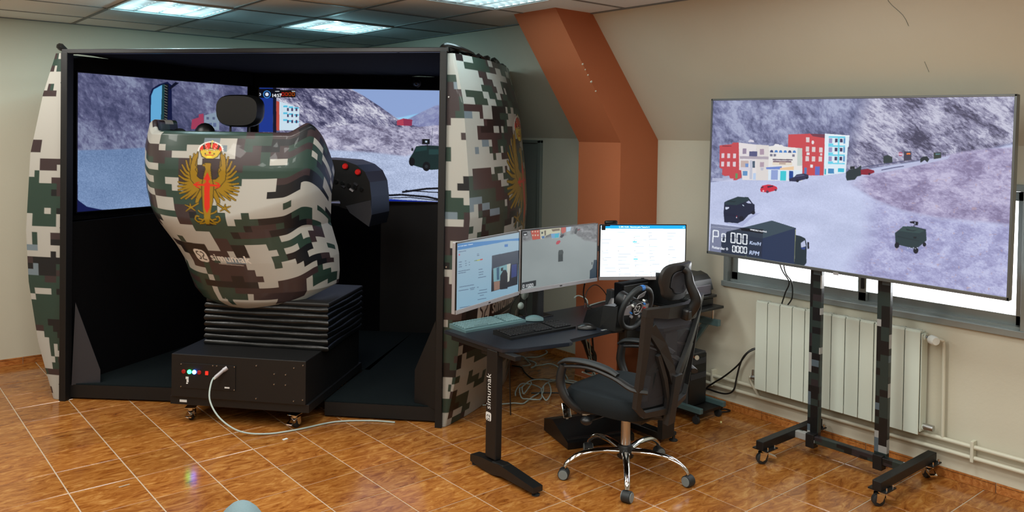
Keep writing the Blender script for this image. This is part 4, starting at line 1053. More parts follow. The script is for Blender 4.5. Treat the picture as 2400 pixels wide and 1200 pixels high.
# cars
kp([(603, 1040), (625, 1000), (690, 985), (745, 992), (790, 1010), (798, 1035), (760, 1055), (690, 1075), (612, 1068)], (206, 44, 66)); kp([(680, 1005), (745, 995), (752, 1008), (690, 1022)], (60, 34, 60)); kp([(612, 1015), (640, 1008), (640, 1022), (612, 1030)], (70, 40, 60))
c.circ(*K(686, 1066), 3.2, (90, 60, 80)); c.circ(*K(778, 1045), 2.6, (90, 60, 80)); c.circ(*K(640, 1058), 2, (240, 200, 205))
kp([(925, 918), (985, 895), (1010, 868), (1090, 855), (1140, 868), (1146, 900), (1110, 918), (1010, 948), (930, 945)], (44, 46, 78)); kp([(1000, 880), (1090, 866), (1100, 880), (1000, 896)], (80, 84, 120)); c.circ(*K(1020, 938), 3.4, (24, 26, 44)); c.circ(*K(1126, 905), 2.8, (24, 26, 44))
Q = lambda a, b: (1960+a/4.616, 220+b/4.616)
def qp(pts, col): c.poly([Q(*p) for p in pts], col)
qp([(118, 850), (150, 820), (230, 805), (280, 770), (282, 880), (240, 890), (215, 925), (130, 935), (118, 900)], (38, 52, 58)); qp([(160, 785), (210, 780), (212, 810), (160, 815)], (30, 40, 46)); qp([(275, 820), (350, 805), (420, 822), (424, 845), (360, 870), (280, 870)], (140, 28, 50)); c.circ(*Q(370, 860), 2.5, (50, 20, 40))
qp([(515, 670), (560, 655), (612, 675), (615, 735), (520, 745)], (48, 60, 64)); qp([(912, 690), (940, 665), (985, 660), (1010, 695), (990, 725), (960, 700), (935, 720), (915, 730)], (34, 44, 50)); qp([(1055, 620), (1135, 615), (1138, 675), (1058, 690)], (52, 62, 58)); qp([(1075, 630), (1125, 628), (1125, 640), (1075, 644)], (90, 130, 140)); qp([(1150, 615), (1210, 615), (1210, 620), (1150, 622)], (60, 62, 84)); qp([(1180, 615), (1185, 615), (1185, 660), (1180, 660)], (60, 62, 84))
qp([(740, 615), (815, 612), (818, 700), (742, 715)], (64, 62, 82)); qp([(765, 630), (805, 628), (805, 645), (765, 647)], (236, 120, 50)); c.circ(*Q(700, 642), 4.6, (190, 70, 100)); c.circ(*Q(700, 642), 3, (150, 140, 170)); qp([(680, 638), (720, 638), (720, 648), (680, 648)], (240, 220, 230)); qp([(738, 615), (744, 615), (744, 720), (738, 720)], (40, 40, 60))
# minibus
W_ = lambda a, b: (1660+a/6, 440+b/6)
def wp(pts, col, al=1): c.poly([W_(*p) for p in pts], col, al)
wp([(250, 500), (440, 530), (540, 480), (690, 375), (760, 370), (620, 460), (520, 560), (300, 530)], (150, 156, 200), .5)
wp([(255, 230), (300, 205), (440, 150), (590, 155), (660, 245), (680, 250), (688, 360), (600, 400), (530, 480), (450, 520), (262, 508), (248, 380)], (30, 36, 60)); wp([(255, 232), (440, 150), (590, 155), (610, 190), (430, 268), (265, 262)], (40, 58, 66)); wp([(300, 208), (425, 212), (400, 228), (305, 226)], (30, 44, 52))
wp([(560, 225), (600, 200), (640, 240), (590, 240)], (190, 196, 226)); wp([(270, 296), (325, 296), (320, 315), (290, 332), (272, 328)], (206, 214, 236)); wp([(508, 255), (535, 270), (532, 282), (512, 270)], (200, 220, 236)); wp([(258, 375), (410, 390), (425, 430), (258, 420)], (26, 30, 56)); c.circ(*W_(500, 450), 5.5, (20, 22, 38)); c.circ(*W_(665, 365), 4.5, (20, 22, 38)); c.circ(*W_(432, 440), 1.4, (200, 200, 210)); wp([(322, 508), (360, 512), (360, 520), (322, 518)], (200, 205, 220)); wp([(430, 415), (440, 415), (440, 432), (430, 430)], (170, 40, 60))
# lorry
wp([(230, 1020), (225, 780), (300, 640), (930, 472), (1270, 570), (1262, 1090)], (46, 60, 78)); wp([(300, 640), (930, 472), (1270, 570), (800, 725)], (60, 76, 88)); wp([(800, 725), (1270, 570), (1262, 1090), (780, 1045)], (40, 54, 84))
c.line([W_(1265, 590), W_(1262, 1040)], 1.0, (200, 196, 110)); wp([(1270, 665), (1340, 680), (1405, 710), (1428, 790), (1430, 1050), (1390, 1105), (1262, 1090)], (36, 50, 58)); wp([(1345, 775), (1400, 735), (1418, 820), (1350, 840)], (186, 194, 224)); wp([(1350, 835), (1420, 835), (1400, 870), (1355, 860)], (50, 70, 130)); wp([(1435, 760), (1460, 762), (1464, 850), (1440, 858)], (20, 26, 36))
c.line([W_(577, 960), W_(577, 1000)], 1, (190, 190, 110))
# dashboard overlay on the screen
wp([(72, 535), (810, 600), (805, 990), (60, 930)], (30, 34, 56), .45); wp([(500, 582), (812, 600), (810, 655), (440, 610)], (8, 10, 18), .9); c.line([W_(75, 575), W_(500, 608)], .8, (210, 214, 230), .7)
c.text('VEHICULO ALUMNO', *W_(628, 612), 4.2, (235, 238, 245), (1, .12), (0, -1), bold=.2)
def seg7(s_, x, y, wd, ht, adv, lw):
    for n, ch in enumerate(s_):
        xx, yy = x+n*adv, y+n*adv*.10
        c.line([W_(xx, yy), W_(xx+wd, yy+wd*.1), W_(xx+wd, yy+ht+wd*.1), W_(xx, yy+ht), W_(xx, yy)], lw, (238, 244, 250))
        c.line([W_(xx-10, yy+ht*.5), W_(xx+wd+10, yy+ht*.5+4)], .8, (24, 28, 40))
seg7('000', 362, 655, 56, 132, 84, 2.6); seg7('0000', 388, 832, 36, 84, 54, 2.2); seg7('0', 232, 668, 48, 108, 60, 2.6)
c.line([W_(105, 795), W_(110, 625), W_(180, 632), W_(182, 712), W_(108, 706)], 2.6, (238, 244, 250))
c.text('Km/H', *W_(620, 806), 11.0, (190, 206, 238), (1, .12), (.2, -1), bold=.4); c.text('RPM', *W_(618, 945), 12.5, (190, 206, 238), (1, .12), (.2, -1), bold=.4); c.text('Retarder 0', *W_(95, 872), 8.6, (225, 230, 240), (1, .12), (0, -1), bold=.3)
# armoured vehicle from behind
Z_ = lambda a, b: (1640+a/3.158, 440+b/3.158)
def zp(pts, col, al=1): c.poly([Z_(*p) for p in pts], col, al)
zp([(1470, 420), (1600, 470), (1690, 420), (1560, 410)], (130, 136, 184), .6)
zp([(1463, 320), (1490, 300), (1520, 272), (1600, 270), (1690, 290), (1697, 370), (1640, 420), (1600, 430), (1470, 402)], (42, 60, 66)); zp([(1520, 272), (1600, 270), (1680, 300), (1640, 320), (1490, 305)], (54, 76, 78)); zp([(1540, 285), (1590, 300), (1640, 290), (1600, 306), (1550, 300)], (36, 50, 56)); zp([(1600, 345), (1622, 345), (1622, 358), (1600, 358)], (26, 34, 40)); zp([(1480, 340), (1640, 372), (1640, 378), (1480, 350)], (36, 52, 58))
c.circ(*Z_(1480, 410), 5.5, (24, 28, 38), 7); c.circ(*Z_(1620, 445), 6, (24, 28, 38), 7.5); c.circ(*Z_(1682, 400), 4, (24, 28, 38), 5); zp([(1570, 235), (1600, 232), (1632, 236), (1630, 262), (1606, 262), (1600, 250), (1572, 246)], (24, 26, 40)); zp([(1600, 260), (1604, 260), (1604, 276), (1600, 276)], (24, 26, 40)); zp([(1606, 238), (1612, 238), (1612, 256), (1606, 256)], (180, 190, 220))
for k in range(6): c.circ(*Z_(1560+k*14, 432-(k % 2)*6), 1.3, (190, 200, 220))
tvo(canvas_mesh('screen', c, lambda S, T_: (S*0-.0015, ((TY1-B_)-(TY1-TY0-2*B_)*S)-2.172, ((TZ1-B_)-(TZ1-TZ0-2*B_)*T_)-1.03), M['screen_tv'], tvt))

sd = thing('television_stand', 'wheeled television stand with two camouflage-wrapped posts and black foot beams', 'television stand', (4.11, 2.13, 0))
for k, y in enumerate((2.325, 1.952)):
    MB().bb(TVX+.061, TVX+.091, y-.033, y+.033, .075, 1.60, .003).obj('post', M['camopost'], sd, world=True)
    MB().bb(TVX+.052, TVX+.0605, y-.05, y+.05, 1.12, 1.75, .002).obj('mounting_rail', M['black'], sd, world=True)
for y in (2.435, 1.805):
    MB().bb(3.775, 4.375, y-.022, y+.022, .088, .132, .003).obj('foot_beam', M['black'], sd, world=True)
    for x, yw in ((3.83, .9), (4.33, -.7)):
        MB().bb(x-.05, x+.05, y-.045, y+.045, .082, .088).obj('castor_plate', M['black'], sd, world=True)
        castor(sd, (x, y, 0), yw, .0295, world=True)
        for a in (-.032, .032): MB().cyl((x+a, y-.036, .072), (x+a, y-.036, .104), .0045, 8).obj('bolt', M['chrome'], sd, world=True)
MB().bb(4.085, 4.125, 1.825, 2.415, .090, .128, .003).obj('crossbar', M['camopost'], sd, world=True)
for y in (2.325, 1.952): MB().bb(4.08, 4.13, y-.024, y+.024, .06, .135, .003).obj('bracket', M['black'], sd, world=True)
tag(MB().tube([(4.18, 2.62, 1.10), (4.22, 2.60, .98), (4.30, 2.60, .90), (4.36, 2.66, .82), (4.39, 2.70, .745)], .004, 6, 5).tube([(4.17, 2.57, 1.10), (4.23, 2.585, .97), (4.31, 2.59, .90), (4.37, 2.62, .80), (4.39, 2.66, .745)], .004, 6, 5).obj('television_cables', M['cableb'], None, smooth=True), 'two thin black cables hanging from behind the television to the radiator top', 'cable')

# ================================================================== INSTRUCTOR DESK
DZ = .655
desk = thing('desk', 'black curved desk with T-foot legs beside the camouflage booth, carrying three monitors', 'desk', (3.25, 3.35, 0))
out = [(2.588, 3.650), (2.590, 3.150), (2.66, 3.105), (2.956, 3.045), (2.985, 3.050), (3.0, 3.095), (3.341, 3.114), (3.50, 3.07), (3.60, 2.95), (3.88, 2.93), (4.0, 3.69)]
m = MB().prism(out, (0, 0, DZ-.02), (1, 0, 0), (0, 1, 0), (0, 0, .02)); bmesh.ops.bevel(m.bm, geom=[e for e in m.bm.edges if abs(e.verts[0].co.z-e.verts[1].co.z) < .001], offset=.003, segments=2, affect='EDGES')
m.obj('desktop', M['desk'], desk, world=True)
lg = MB().box((2.612, 3.235, .355), (.042, .085, .56), None, .006).obj('leg', M['black'], desk, world=True)
MB().prism([(3.385, .02), (3.385, .055), (3.29, .068), (3.19, .068), (3.15, .075), (2.885, .045), (2.885, .018), (3.13, .020), (3.20, .006), (3.27, .008)], (2.578, 0, 0), (0, 1, 0), (0, 0, 1), (.06, 0, 0)).obj('foot', M['blackpl'], desk, world=True)
MB().box((2.608, 3.165, .066), (.055, .09, .02), Euler((R(-3), 0, 0)).to_matrix(), .006).obj('foot_cap', M['blackpl'], desk, world=True)
for y in (3.375, 2.90): MB().lathe([(.020, 0), (.020, .006), (.008, .008), (.008, .02)], (2.608, y, 0), (0, 0, 1), 16).obj('leveling_foot', M['rubber'], desk, world=True)
lg2 = MB().prism([(3.585, .035), (3.690, .032), (3.705, .63), (3.60, .63)], (0, 2.935, 0), (1, 0, 0), (0, 0, 1), (0, .035, 0)).obj('leg', M['chairpl'], desk, world=True)
MB().bb(3.61, 3.67, 2.97, 3.46, .02, .06, .005).obj('foot', M['blackpl'], desk, world=True)
MB().lathe([(.024, 0), (.024, .006), (.009, .010), (.009, .034), (.016, .036), (.016, .05)], (3.705, 2.95, 0), (0, 0, 1), 16).obj('leveling_foot', M['rubber'], desk, world=True)
MB().bb(2.62, 3.66, 3.30, 3.36, .585, .635, .004).obj('cross_rail', M['black'], desk, world=True)
MB().bb(2.60, 2.64, 3.06, 3.60, .610, .635, .003).bb(3.62, 3.66, 3.0, 3.60, .610, .635, .003).obj('support_arms', M['black'], desk, world=True, kind='stuff')
# lettering down the leg
def flat_text(parent, txt, size, m, mtx, name='lettering', th=.0006):
    v, tr = glyphs(txt); mb = MB(); mb.tri([mtx @ Vector((a*size, b*size, th)) for a, b in v], tr)
    return mb.obj(name, m, parent, world=True, fixn=False)
LX = 2.5905
mt = Matrix.Translation((LX, 3.236, .315)) @ Matrix(((0, 0, -1, 0), (0, 1, 0, 0), (1, 0, 0, 0), (0, 0, 0, 1)))
flat_text(desk, 'simumak', .052, M['paper'], Matrix.Translation((LX, 3.236, .325)) @ Matrix(((0, 0, -1, 0), (0, 1, 0, 0), (1, 0, 0, 0), (0, 0, 0, 1))) @ Matrix.Identity(4))
mk = MB(); pts = []
for cx, cy, a0 in ((.012, -.012, -90), (.012, .012, 0), (-.012, .012, 90), (-.012, -.012, 180)):
    for k in range(5): a = R(a0+k*22.5); pts.append((cx+.010*math.cos(a), cy+.010*math.sin(a)))
mk.prism(pts, (LX, 3.252, .288), (0, 1, 0), (0, 0, 1), (-.0006, 0, 0)).obj('logo_plate', M['paper'], desk, world=True)
flat_text(desk, 'S2', .036, M['black'], Matrix.Translation((LX-.0008, 3.240, .266)) @ Matrix(((0, 0, -1, 0), (0, 1, 0, 0), (1, 0, 0, 0), (0, 0, 0, 1))), name='logo_mark')
# small printed mark on the desktop edge near the mouse
flat_text(desk, 'simumak', .030, M['paper'], Matrix.Translation((3.285, 3.125, DZ+.0005)))

# three monitors on one pole
def monitor(name, label, p, q, z0, z1, cv, m, chin=.022):
    P, Q = Vector((*p, 0)), Vector((*q, 0)); d = Q-P; L_ = d.length; h = z1-z0
    t = thing(name, label, 'monitor', ((P.x+Q.x)/2, (P.y+Q.y)/2, z0), math.atan2(d.y, d.x), 'instructor monitors')
    MB().bb(-L_/2, L_/2, .006, .028, 0, h, .003).obj('housing', M['silver'], t)
    f = MB(); b = .006
    f.bb(-L_/2, -L_/2+b, 0, .008, 0, h, .001); f.bb(L_/2-b, L_/2, 0, .008, 0, h, .001); f.bb(-L_/2, L_/2, 0, .008, h-b, h, .001)
    f.obj('bezel', M['bezel'], t)
    MB().bb(-L_/2, L_/2, -.001, .008, 0, chin, .001).obj('chin', M['silver'], t)
    MB().bb(-.010, .010, -.0016, -.0008, .007, .013).obj('badge', M['bezel'], t)
    MB().box((0, .045, h*.5), (.12, .04, .12), None, .005).obj('mount', M['black'], t)
    canvas_mesh('screen', cv, lambda S, T_: ((S-.5)*(L_-2*b), S*0+.0025, chin+(h-b-chin)*(1-T_)), m, t)
    return t
c = Canvas(330, 190, (158, 186, 204), [(1078, 572), (1217, 541), (1213, 680), (1071, 730)])
c.a = c.a+(c.V/c.h)[..., None]*np.array([-.05, .0, .02])
N1 = lambda a, b: (1060+a/6.665, 560+b/6.665)
def np_(pts, col, al=1): c.poly([N1(*p) for p in pts], col, al)
np_([(100, 85), (1090, -40), (1090, 0), (880, 15), (108, 185)], (66, 134, 196)); c.text('Instructor panel - Alumno', *N1(130, 132), 3.2, (220, 235, 245), (1, -.21), (0, -1), bold=.1)
np_([(825, 70), (875, 62), (875, 102), (825, 110)], (60, 120, 190))
np_([(635, 250), (1040, 152), (1010, 690), (612, 818)], (52, 62, 80)); np_([(625, 480), (1025, 350), (1010, 690), (612, 818)], (22, 26, 38))
np_([(650, 450), (905, 362), (885, 600), (745, 640), (650, 660)], (120, 168, 178)); np_([(855, 380), (912, 362), (888, 640), (858, 660)], (196, 200, 190)); np_([(700, 440), (740, 425), (735, 620), (700, 630)], (50, 90, 120)); np_([(765, 440), (800, 428), (795, 480), (765, 490)], (26, 34, 46)); np_([(750, 780), (752, 560), (800, 470), (840, 465), (862, 520), (858, 760)], (22, 24, 34))
np_([(925, 385), (1005, 365), (1000, 560), (920, 590)], (40, 56, 120)); np_([(655, 660), (745, 640), (740, 770), (655, 800)], (150, 116, 100))
np_([(370, 335), (410, 325), (410, 335), (370, 345)], (90, 130, 60)); np_([(410, 325), (455, 312), (455, 328), (410, 338)], (190, 190, 60)); np_([(455, 312), (495, 302), (495, 318), (455, 328)], (200, 70, 60)); np_([(140, 240), (158, 236), (158, 262), (140, 266)], (220, 60, 80), .8)
for x, y, w_ in ((140, 205, 110), (412, 230, 30), (412, 252, 35), (135, 365, 50), (230, 342, 22), (285, 360, 18), (140, 405, 40), (232, 380, 22), (285, 400, 18), (135, 440, 48), (232, 414, 22), (120, 510, 180), (120, 540, 120), (430, 470, 60), (430, 515, 72), (430, 552, 66), (420, 598, 120), (135, 755, 220), (120, 815, 150), (290, 770, 80), (300, 790, 55), (400, 750, 25), (430, 800, 120), (410, 848, 140), (440, 880, 60), (405, 945, 130), (130, 1085, 220), (180, 800, 1)):
    np_([(x, y), (x+w_, y-w_*.21), (x+w_, y-w_*.21+9), (x, y+9)], (70, 90, 120), .85)
monitor('monitor', 'left of the three desk monitors, angled, showing a form with a dark camera picture', (2.388, 3.271), (2.979, 3.481), .832, 1.192, c, M['screen_mon'])
c = Canvas(340, 200, (150, 160, 160), [(1226, 541), (1404, 528), (1396, 655), (1219, 680)])
n = fbm(c.X/6, c.Y/5, 4, 7); c.a = np.array([(152, 162, 162)])/255.+(fbm(c.X/60, c.Y/40, 3, 4)[..., None]-.5)*.05
O_ = lambda a, b: (1210+a/7.06, 520+b/7.06)
def op(pts, col, al=1): c.poly([O_(*p) for p in pts], col, al)
c.blend(above(c, [(1220, 567), (1280, 558), (1330, 553), (1350, 550), (1372, 566), (1410, 572)], 5)*(1-np.clip((c.X-1325)/8, 0, 1)*np.clip((1345-c.X)/8, 0, 1)), (np.array([(122, 124, 126)])/255.+(n[..., None]-.5)*.35))
op([(255, 145), (400, 128), (410, 285), (280, 300)], (196, 84, 66))
for i in range(3):
    for j in range(2): op([(278+i*42, 150+j*62), (298+i*42, 147+j*62), (298+i*42, 172+j*62), (278+i*42, 175+j*62)], (216, 196, 176))
op([(410, 130), (760, 100), (750, 200), (720, 275), (600, 285), (590, 200), (500, 240), (480, 285), (415, 290)], (206, 204, 176)); op([(590, 205), (740, 190), (720, 272), (600, 280)], (120, 170, 214)); op([(655, 210), (720, 205), (712, 268), (650, 272)], (60, 184, 206)); op([(430, 170), (460, 165), (458, 200), (430, 205)], (70, 80, 80)); op([(480, 150), (510, 145), (505, 230), (485, 232)], (110, 100, 90)); op([(600, 130), (740, 115), (740, 155), (620, 165)], (130, 116, 96)); op([(430, 240), (485, 235), (480, 280), (440, 284)], (80, 120, 170))
op([(765, 100), (845, 92), (835, 180), (780, 205), (760, 170)], (196, 90, 78)); op([(850, 92), (935, 85), (915, 160), (850, 180)], (176, 206, 226))
op([(735, 265), (760, 225), (800, 215), (805, 240), (770, 275)], (34, 36, 50)); op([(980, 210), (995, 140), (1030, 110), (1040, 150), (1010, 215)], (44, 54, 54)); op([(1030, 140), (1080, 125), (1080, 145), (1040, 165)], (120, 50, 60)); op([(668, 360), (690, 325), (735, 315), (745, 340), (710, 380), (672, 385)], (190, 60, 76))
op([(712, 480), (772, 476), (785, 515), (775, 560), (772, 665), (692, 675), (700, 520)], (44, 54, 56)); op([(712, 482), (770, 478), (774, 550), (706, 555)], (62, 72, 72)); op([(1285, 655), (1330, 655), (1322, 960), (1200, 975), (1210, 830), (1255, 790)], (48, 66, 80)); op([(1245, 690), (1260, 690), (1255, 735), (1243, 735)], (40, 50, 58))
op([(125, 170), (195, 162), (192, 225), (125, 232)], (30, 34, 38)); op([(140, 198), (185, 194), (180, 218), (140, 220)], (220, 224, 224)); op([(80, 1010), (315, 970), (310, 1065), (75, 1110)], (40, 46, 50))
for k, x in enumerate((95, 172, 205, 240)): c.line([O_(x, 1045-k*6), O_(x+22, 1042-k*6), O_(x+20, 1090-k*6), O_(x-2, 1093-k*6), O_(x, 1045-k*6)], 1.1, (238, 242, 244))
c.line([O_(152, 1036), O_(150, 1086)], 1.1, (238, 242, 244))
monitor('monitor', 'middle of the three desk monitors, showing an overhead view of a grey square', (3.007, 3.498), (3.668, 3.539), .832, 1.194, c, M['screen_mon'])
c = Canvas(320, 190, (236, 246, 252), [(1408, 530), (1610, 529), (1602, 654), (1400, 656)])
c.rect(1400, 520, 1620, 538, (20, 150, 226)); c.text('2. 09h 12:30 - Recurso para Temario 4', 1451, 535.4, 4.6, (226, 240, 250), bold=.15); c.circ(1412, 534, 4, (230, 240, 250)); c.circ(1412, 534, 2, (30, 60, 110)); c.text('PI', 1603, 536, 5, (210, 235, 250))
rnd = random.Random(2)
for x in (1408, 1445, 1484, 1520, 1565):
    for k in range(13):
        y = 546+k*8.6+rnd.random()*3
        if y < 652 and rnd.random() < .75: c.line([(x, y), (x+8+rnd.random()*24, y)], .9, (128, 146, 160))
        if rnd.random() < .3: c.circ(x+2, y+3, .8, (40, 50, 60))
for y in (569, 611): c.rect(1482, y, 1492, y+3, (96, 190, 214))
monitor('monitor', 'right of the three desk monitors, glowing white with a blue title bar', (3.693, 3.548), (4.17, 3.249), .834, 1.184, c, M['screen_mon2'])
ms = thing('monitor_pole', 'black monitor pole and arms clamped to the desk behind the monitors', 'monitor stand', (3.24, 3.60, DZ))
MB().bb(3.205, 3.255, 3.575, 3.625, DZ, 1.10, .004).obj('pole', M['black'], ms, world=True)
MB().bb(3.16, 3.32, 3.56, 3.66, DZ, DZ+.008, .002).obj('base_plate', M['black'], ms, world=True)
MB().tube([(2.71, 3.44, 1.02), (2.85, 3.58, 1.02), (3.22, 3.62, 1.02)], .018, 8, 2).obj('arm', M['black'], ms, world=True)
MB().tube([(3.95, 3.46, 1.02), (3.80, 3.62, 1.02), (3.26, 3.62, 1.02)], .018, 8, 2).obj('arm', M['black'], ms, world=True)
wc = thing('webcam', 'small black webcam clipped on top of the right monitor', 'webcam', (3.735, 3.525, 1.185), R(-25))
MB().box((.02, -.012, .012), (.085, .028, .026), None, .011, 3).obj('body', M['blackpl'], wc, smooth=True)
MB().cyl((.035, -.024, .012), (.035, -.030, .012), .008, 14).obj('lens', M['blackgl'], wc)
MB().box((-.01, .01, -.006), (.05, .05, .010), None, .003).box((-.03, -.014, -.02), (.024, .008, .03), None, .002).obj('clip', M['blackpl'], wc, kind='stuff')

def keyboard(label, cx, cy, rz, w_, d_, mb, mk, z):
    t = thing('keyboard', label, 'keyboard', (cx, cy, z), rz)
    MB().prism([(-d_/2, 0), (d_/2, 0), (d_/2, .024), (-d_/2, .012)], (-w_/2, 0, 0), (0, 1, 0), (0, 0, 1), (w_, 0, 0)).obj('body', mb, t)
    ks = MB(); sl = .012/d_
    cols = [(i*.0188, .0165) for i in range(22)]
    for r_ in range(6):
        y = -d_/2+.022+r_*.0195+(.004 if r_ == 5 else 0)
        for i, (x, kw) in enumerate(cols):
            if i in (15, 18) and r_ < 6 and (i == 15 or False): continue
            if r_ == 0 and 3 < i < 9: continue
            xx = -w_/2+.012+x*(w_-.024)/.414
            ks.box((xx+kw/2, y+.008, .012+(y+d_/2)*sl+.004), (kw, .0155, .008), Euler((math.atan(sl), 0, 0)).to_matrix(), .002, 1)
        if r_ == 0: ks.box((-w_/2+.012+.0188*6*(w_-.024)/.414, y+.008, .016), (.098, .0155, .008))
    ks.obj('keys', mk, t, kind='stuff')
    return t
keyboard('grey-green keyboard at the left end of the black desk', 2.862, 3.607, R(1), .437, .15, M['greykb'], M['greykey'], DZ)
keyboard('black keyboard in the middle of the black desk', 2.975, 3.335, R(-1), .465, .155, M['blackpl'], M['key'], DZ)
def mouse(label, x, y, rz, m):
    t = thing('mouse', label, 'computer mouse', (x, y, DZ), rz)
    rings = []
    for k in range(9):
        a = k/8; yy = -.052+.104*a; hw = .031*math.sin(PI*(.12+.76*a))**.5; hh = .030*math.sin(PI*(.15+.72*a))**.8
        rings.append([(hw*math.cos(PI*j/8), yy, .004+hh*math.sin(PI*j/8)) for j in range(9)]+[(-hw*.8, yy, 0), (hw*.8, yy, 0)])
    MB().loft(rings).obj('body', m, t, smooth=True)
    MB().cyl((-.003, .026, .023), (.003, .026, .023), .006, 12).obj('scroll_wheel', M['rubber'], t)
mouse('grey-green mouse beside the monitor pole', 3.145, 3.535, R(-125), M['greykb'])
mouse('black mouse in front of the racing wheel', 3.245, 3.205, R(-130), M['blackgl'])

# racing wheel clamped on the desk
rw = thing('racing_wheel', 'black racing wheel controller with a blue top marker clamped on the desk', 'steering wheel', (3.44, 3.16, DZ))
W0 = Vector((3.416, 2.995, .789)); tilt = Euler((R(18), 0, R(3))).to_matrix()
def wp3(a, b, d=0): return W0+tilt@Vector((a, d, b))
MB().loft([[(3.33, 3.07, DZ), (3.55, 3.07, DZ), (3.53, 3.07, DZ+.135), (3.35, 3.07, DZ+.135)], [(3.32, 3.18, DZ), (3.56, 3.18, DZ), (3.53, 3.18, DZ+.125), (3.35, 3.18, DZ+.125)], [(3.34, 3.33, DZ), (3.54, 3.33, DZ), (3.51, 3.33, DZ+.07), (3.37, 3.33, DZ+.07)]]).obj('wheel_base', M['blackpl'], rw, world=True)
MB().bb(3.42, 3.57, 3.07, 3.13, .56, DZ+.02, .01).obj('clamp_body', M['blackpl'], rw, world=True)
MB().cyl(wp3(0, 0, .02), wp3(0, 0, .12), .045, 20).obj('shaft_housing', M['black'], rw, world=True, smooth=True)
MB().tube([wp3(.122*math.cos(2*PI*k/28), .122*math.sin(2*PI*k/28)) for k in range(28)], .0155, 10, 2, closed=True).obj('rim', M['rubber'], rw, world=True, smooth=True)
MB().tube([wp3(.122*math.cos(a), .122*math.sin(a)) for a in (R(84), R(87), R(90), R(93), R(96))], .0162, 10, 1).obj('top_marker', M['blue'], rw, world=True, smooth=True)
MB().cyl(wp3(0, 0, -.012), wp3(0, 0, .02), .042, 24).obj('hub', M['black'], rw, world=True)
for a0, mm in ((R(185), 'silver'), (R(-5), 'silver'), (R(270), 'black')):
    ca, sa = math.cos(a0), math.sin(a0); pp = []
    for d_, wd in ((.03, .034), (.112, .020)):
        pp.append((d_*ca-wd*sa, d_*sa+wd*ca)); pp.append((d_*ca+wd*sa, d_*sa-wd*ca))
    MB().prism([pp[0], pp[1], pp[3], pp[2]], wp3(0, 0, -.004), tilt@Vector((1, 0, 0)), tilt@Vector((0, 0, 1)), tilt@Vector((0, .008, 0))).obj('spoke', M[mm], rw, world=True)
v, tr = glyphs('S2'); mb = MB(); mb.tri([wp3(-.030+a*.052, -.017+b*.052, -.0130) for a, b in v], tr); mb.obj('logo_mark', M['paper'], rw, world=True, fixn=False)
rg = MB(); rg.tube([wp3(.034*math.cos(2*PI*k/20), .034*math.sin(2*PI*k/20), -.013) for k in range(20)], .0022, 6, 1, closed=True); rg.obj('hub_ring', M['silver'], rw, world=True)
for a, b, mm, r_ in ((.066, -.016, 'redp', .015), (.052, .022, 'blue', .006), (-.048, -.020, 'blue', .005), (-.05, .024, 'white', .006), (.040, .044, 'white', .006), (-.036, -.044, 'silver', .008), (.030, -.050, 'silver', .007), (.062, .04, 'blackpl', .006), (.072, .028, 'blackpl', .006)):
    MB().cyl(wp3(a, b, -.016), wp3(a, b, -.002), r_, 14).obj('button', M[mm], rw, world=True, label={'redp': 'red rotary dial'}.get(mm))
for s_ in (-1, 1): MB().prism([(s_*.03, .03), (s_*.09, .045), (s_*.095, .075), (s_*.04, .055)], wp3(0, 0, .03), tilt@Vector((1, 0, 0)), tilt@Vector((0, 0, 1)), tilt@Vector((0, .003, 0))).obj('shift_paddle', M['silver'], rw, world=True)
# things on the desk's far corner
t = thing('gear_shifter', 'small grey gear shifter with white boot behind the racing wheel', 'gear shifter', (3.80, 3.52, DZ))
MB().lathe([(.04, 0), (.036, .02), (.02, .055), (.016, .06)], (3.80, 3.52, DZ), (0, 0, 1), 20).obj('boot', M['silver'], t, world=True, smooth=True)
MB().box((3.80, 3.55, DZ+.055), (.035, .05, .11), Euler((R(6), 0, 0)).to_matrix(), .006).obj('knob_block', M['olive'], t, world=True)
MB().box((3.825, 3.54, DZ+.06), (.010, .05, .10), Euler((R(6), 0, 0)).to_matrix(), .003).obj('side_plate', M['silver'], t, world=True)
tag(MB().box((3.90, 3.50, DZ+.055), (.16, .06, .045), Euler((0, 0, R(10))).to_matrix(), .006).box((3.90, 3.50, DZ+.016), (.13, .05, .031), None, .004).obj('power_adapter', M['silver'], None), 'pale grey adapter box seen through the racing wheel rim', 'adapter')
t = thing('black_box_unit', 'tall black box standing behind the racing wheel under the right monitor', 'computer', (3.80, 3.36, DZ))
MB().bb(3.67, 3.93, 3.34, 3.40, DZ, .845, .006).obj('case', M['blackmat'], t, world=True)
MB().bb(3.69, 3.91, 3.334, 3.341, DZ+.02, .83, .002).obj('front_panel', M['blackpl'], t, world=True)

# pedals under the desk
pd = thing('pedal_set', 'black pedal set with perforated metal pedals on the floor under the desk', 'pedals', (3.37, 3.30, 0), R(-18))
MB().prism([(-.16, 0), (.16, 0), (.16, .07), (.05, .10), (-.16, .035)], (-.21, 0, .004), (0, 1, 0), (0, 0, 1), (.42, 0, 0)).obj('base', M['blackpl'], pd)
MB().bb(-.20, .20, -.14, .02, .040, .052, .004).obj('heel_plate', M['black'], pd)
for k, x in enumerate((-.12, 0, .12)):
    th = Euler((R(-25), 0, 0)).to_matrix()
    MB().box((x, .05, .145), (.05, .008, .085), th, .003).obj('pedal', M['chrome'], pd)
    MB().box((x, .035, .085), (.016, .006, .09), Euler((R(-10), 0, 0)).to_matrix(), .002).obj('pedal_arm', M['steel'], pd)
    for a in (-.012, .012):
        for b in (-.02, .005, .028): MB().cyl(Vector((x, .05, .145))+th@Vector((a, -.0055, b)), Vector((x, .05, .145))+th@Vector((a, -.003, b)), .0045, 10).obj('rubber_stud', M['rubber'], pd)

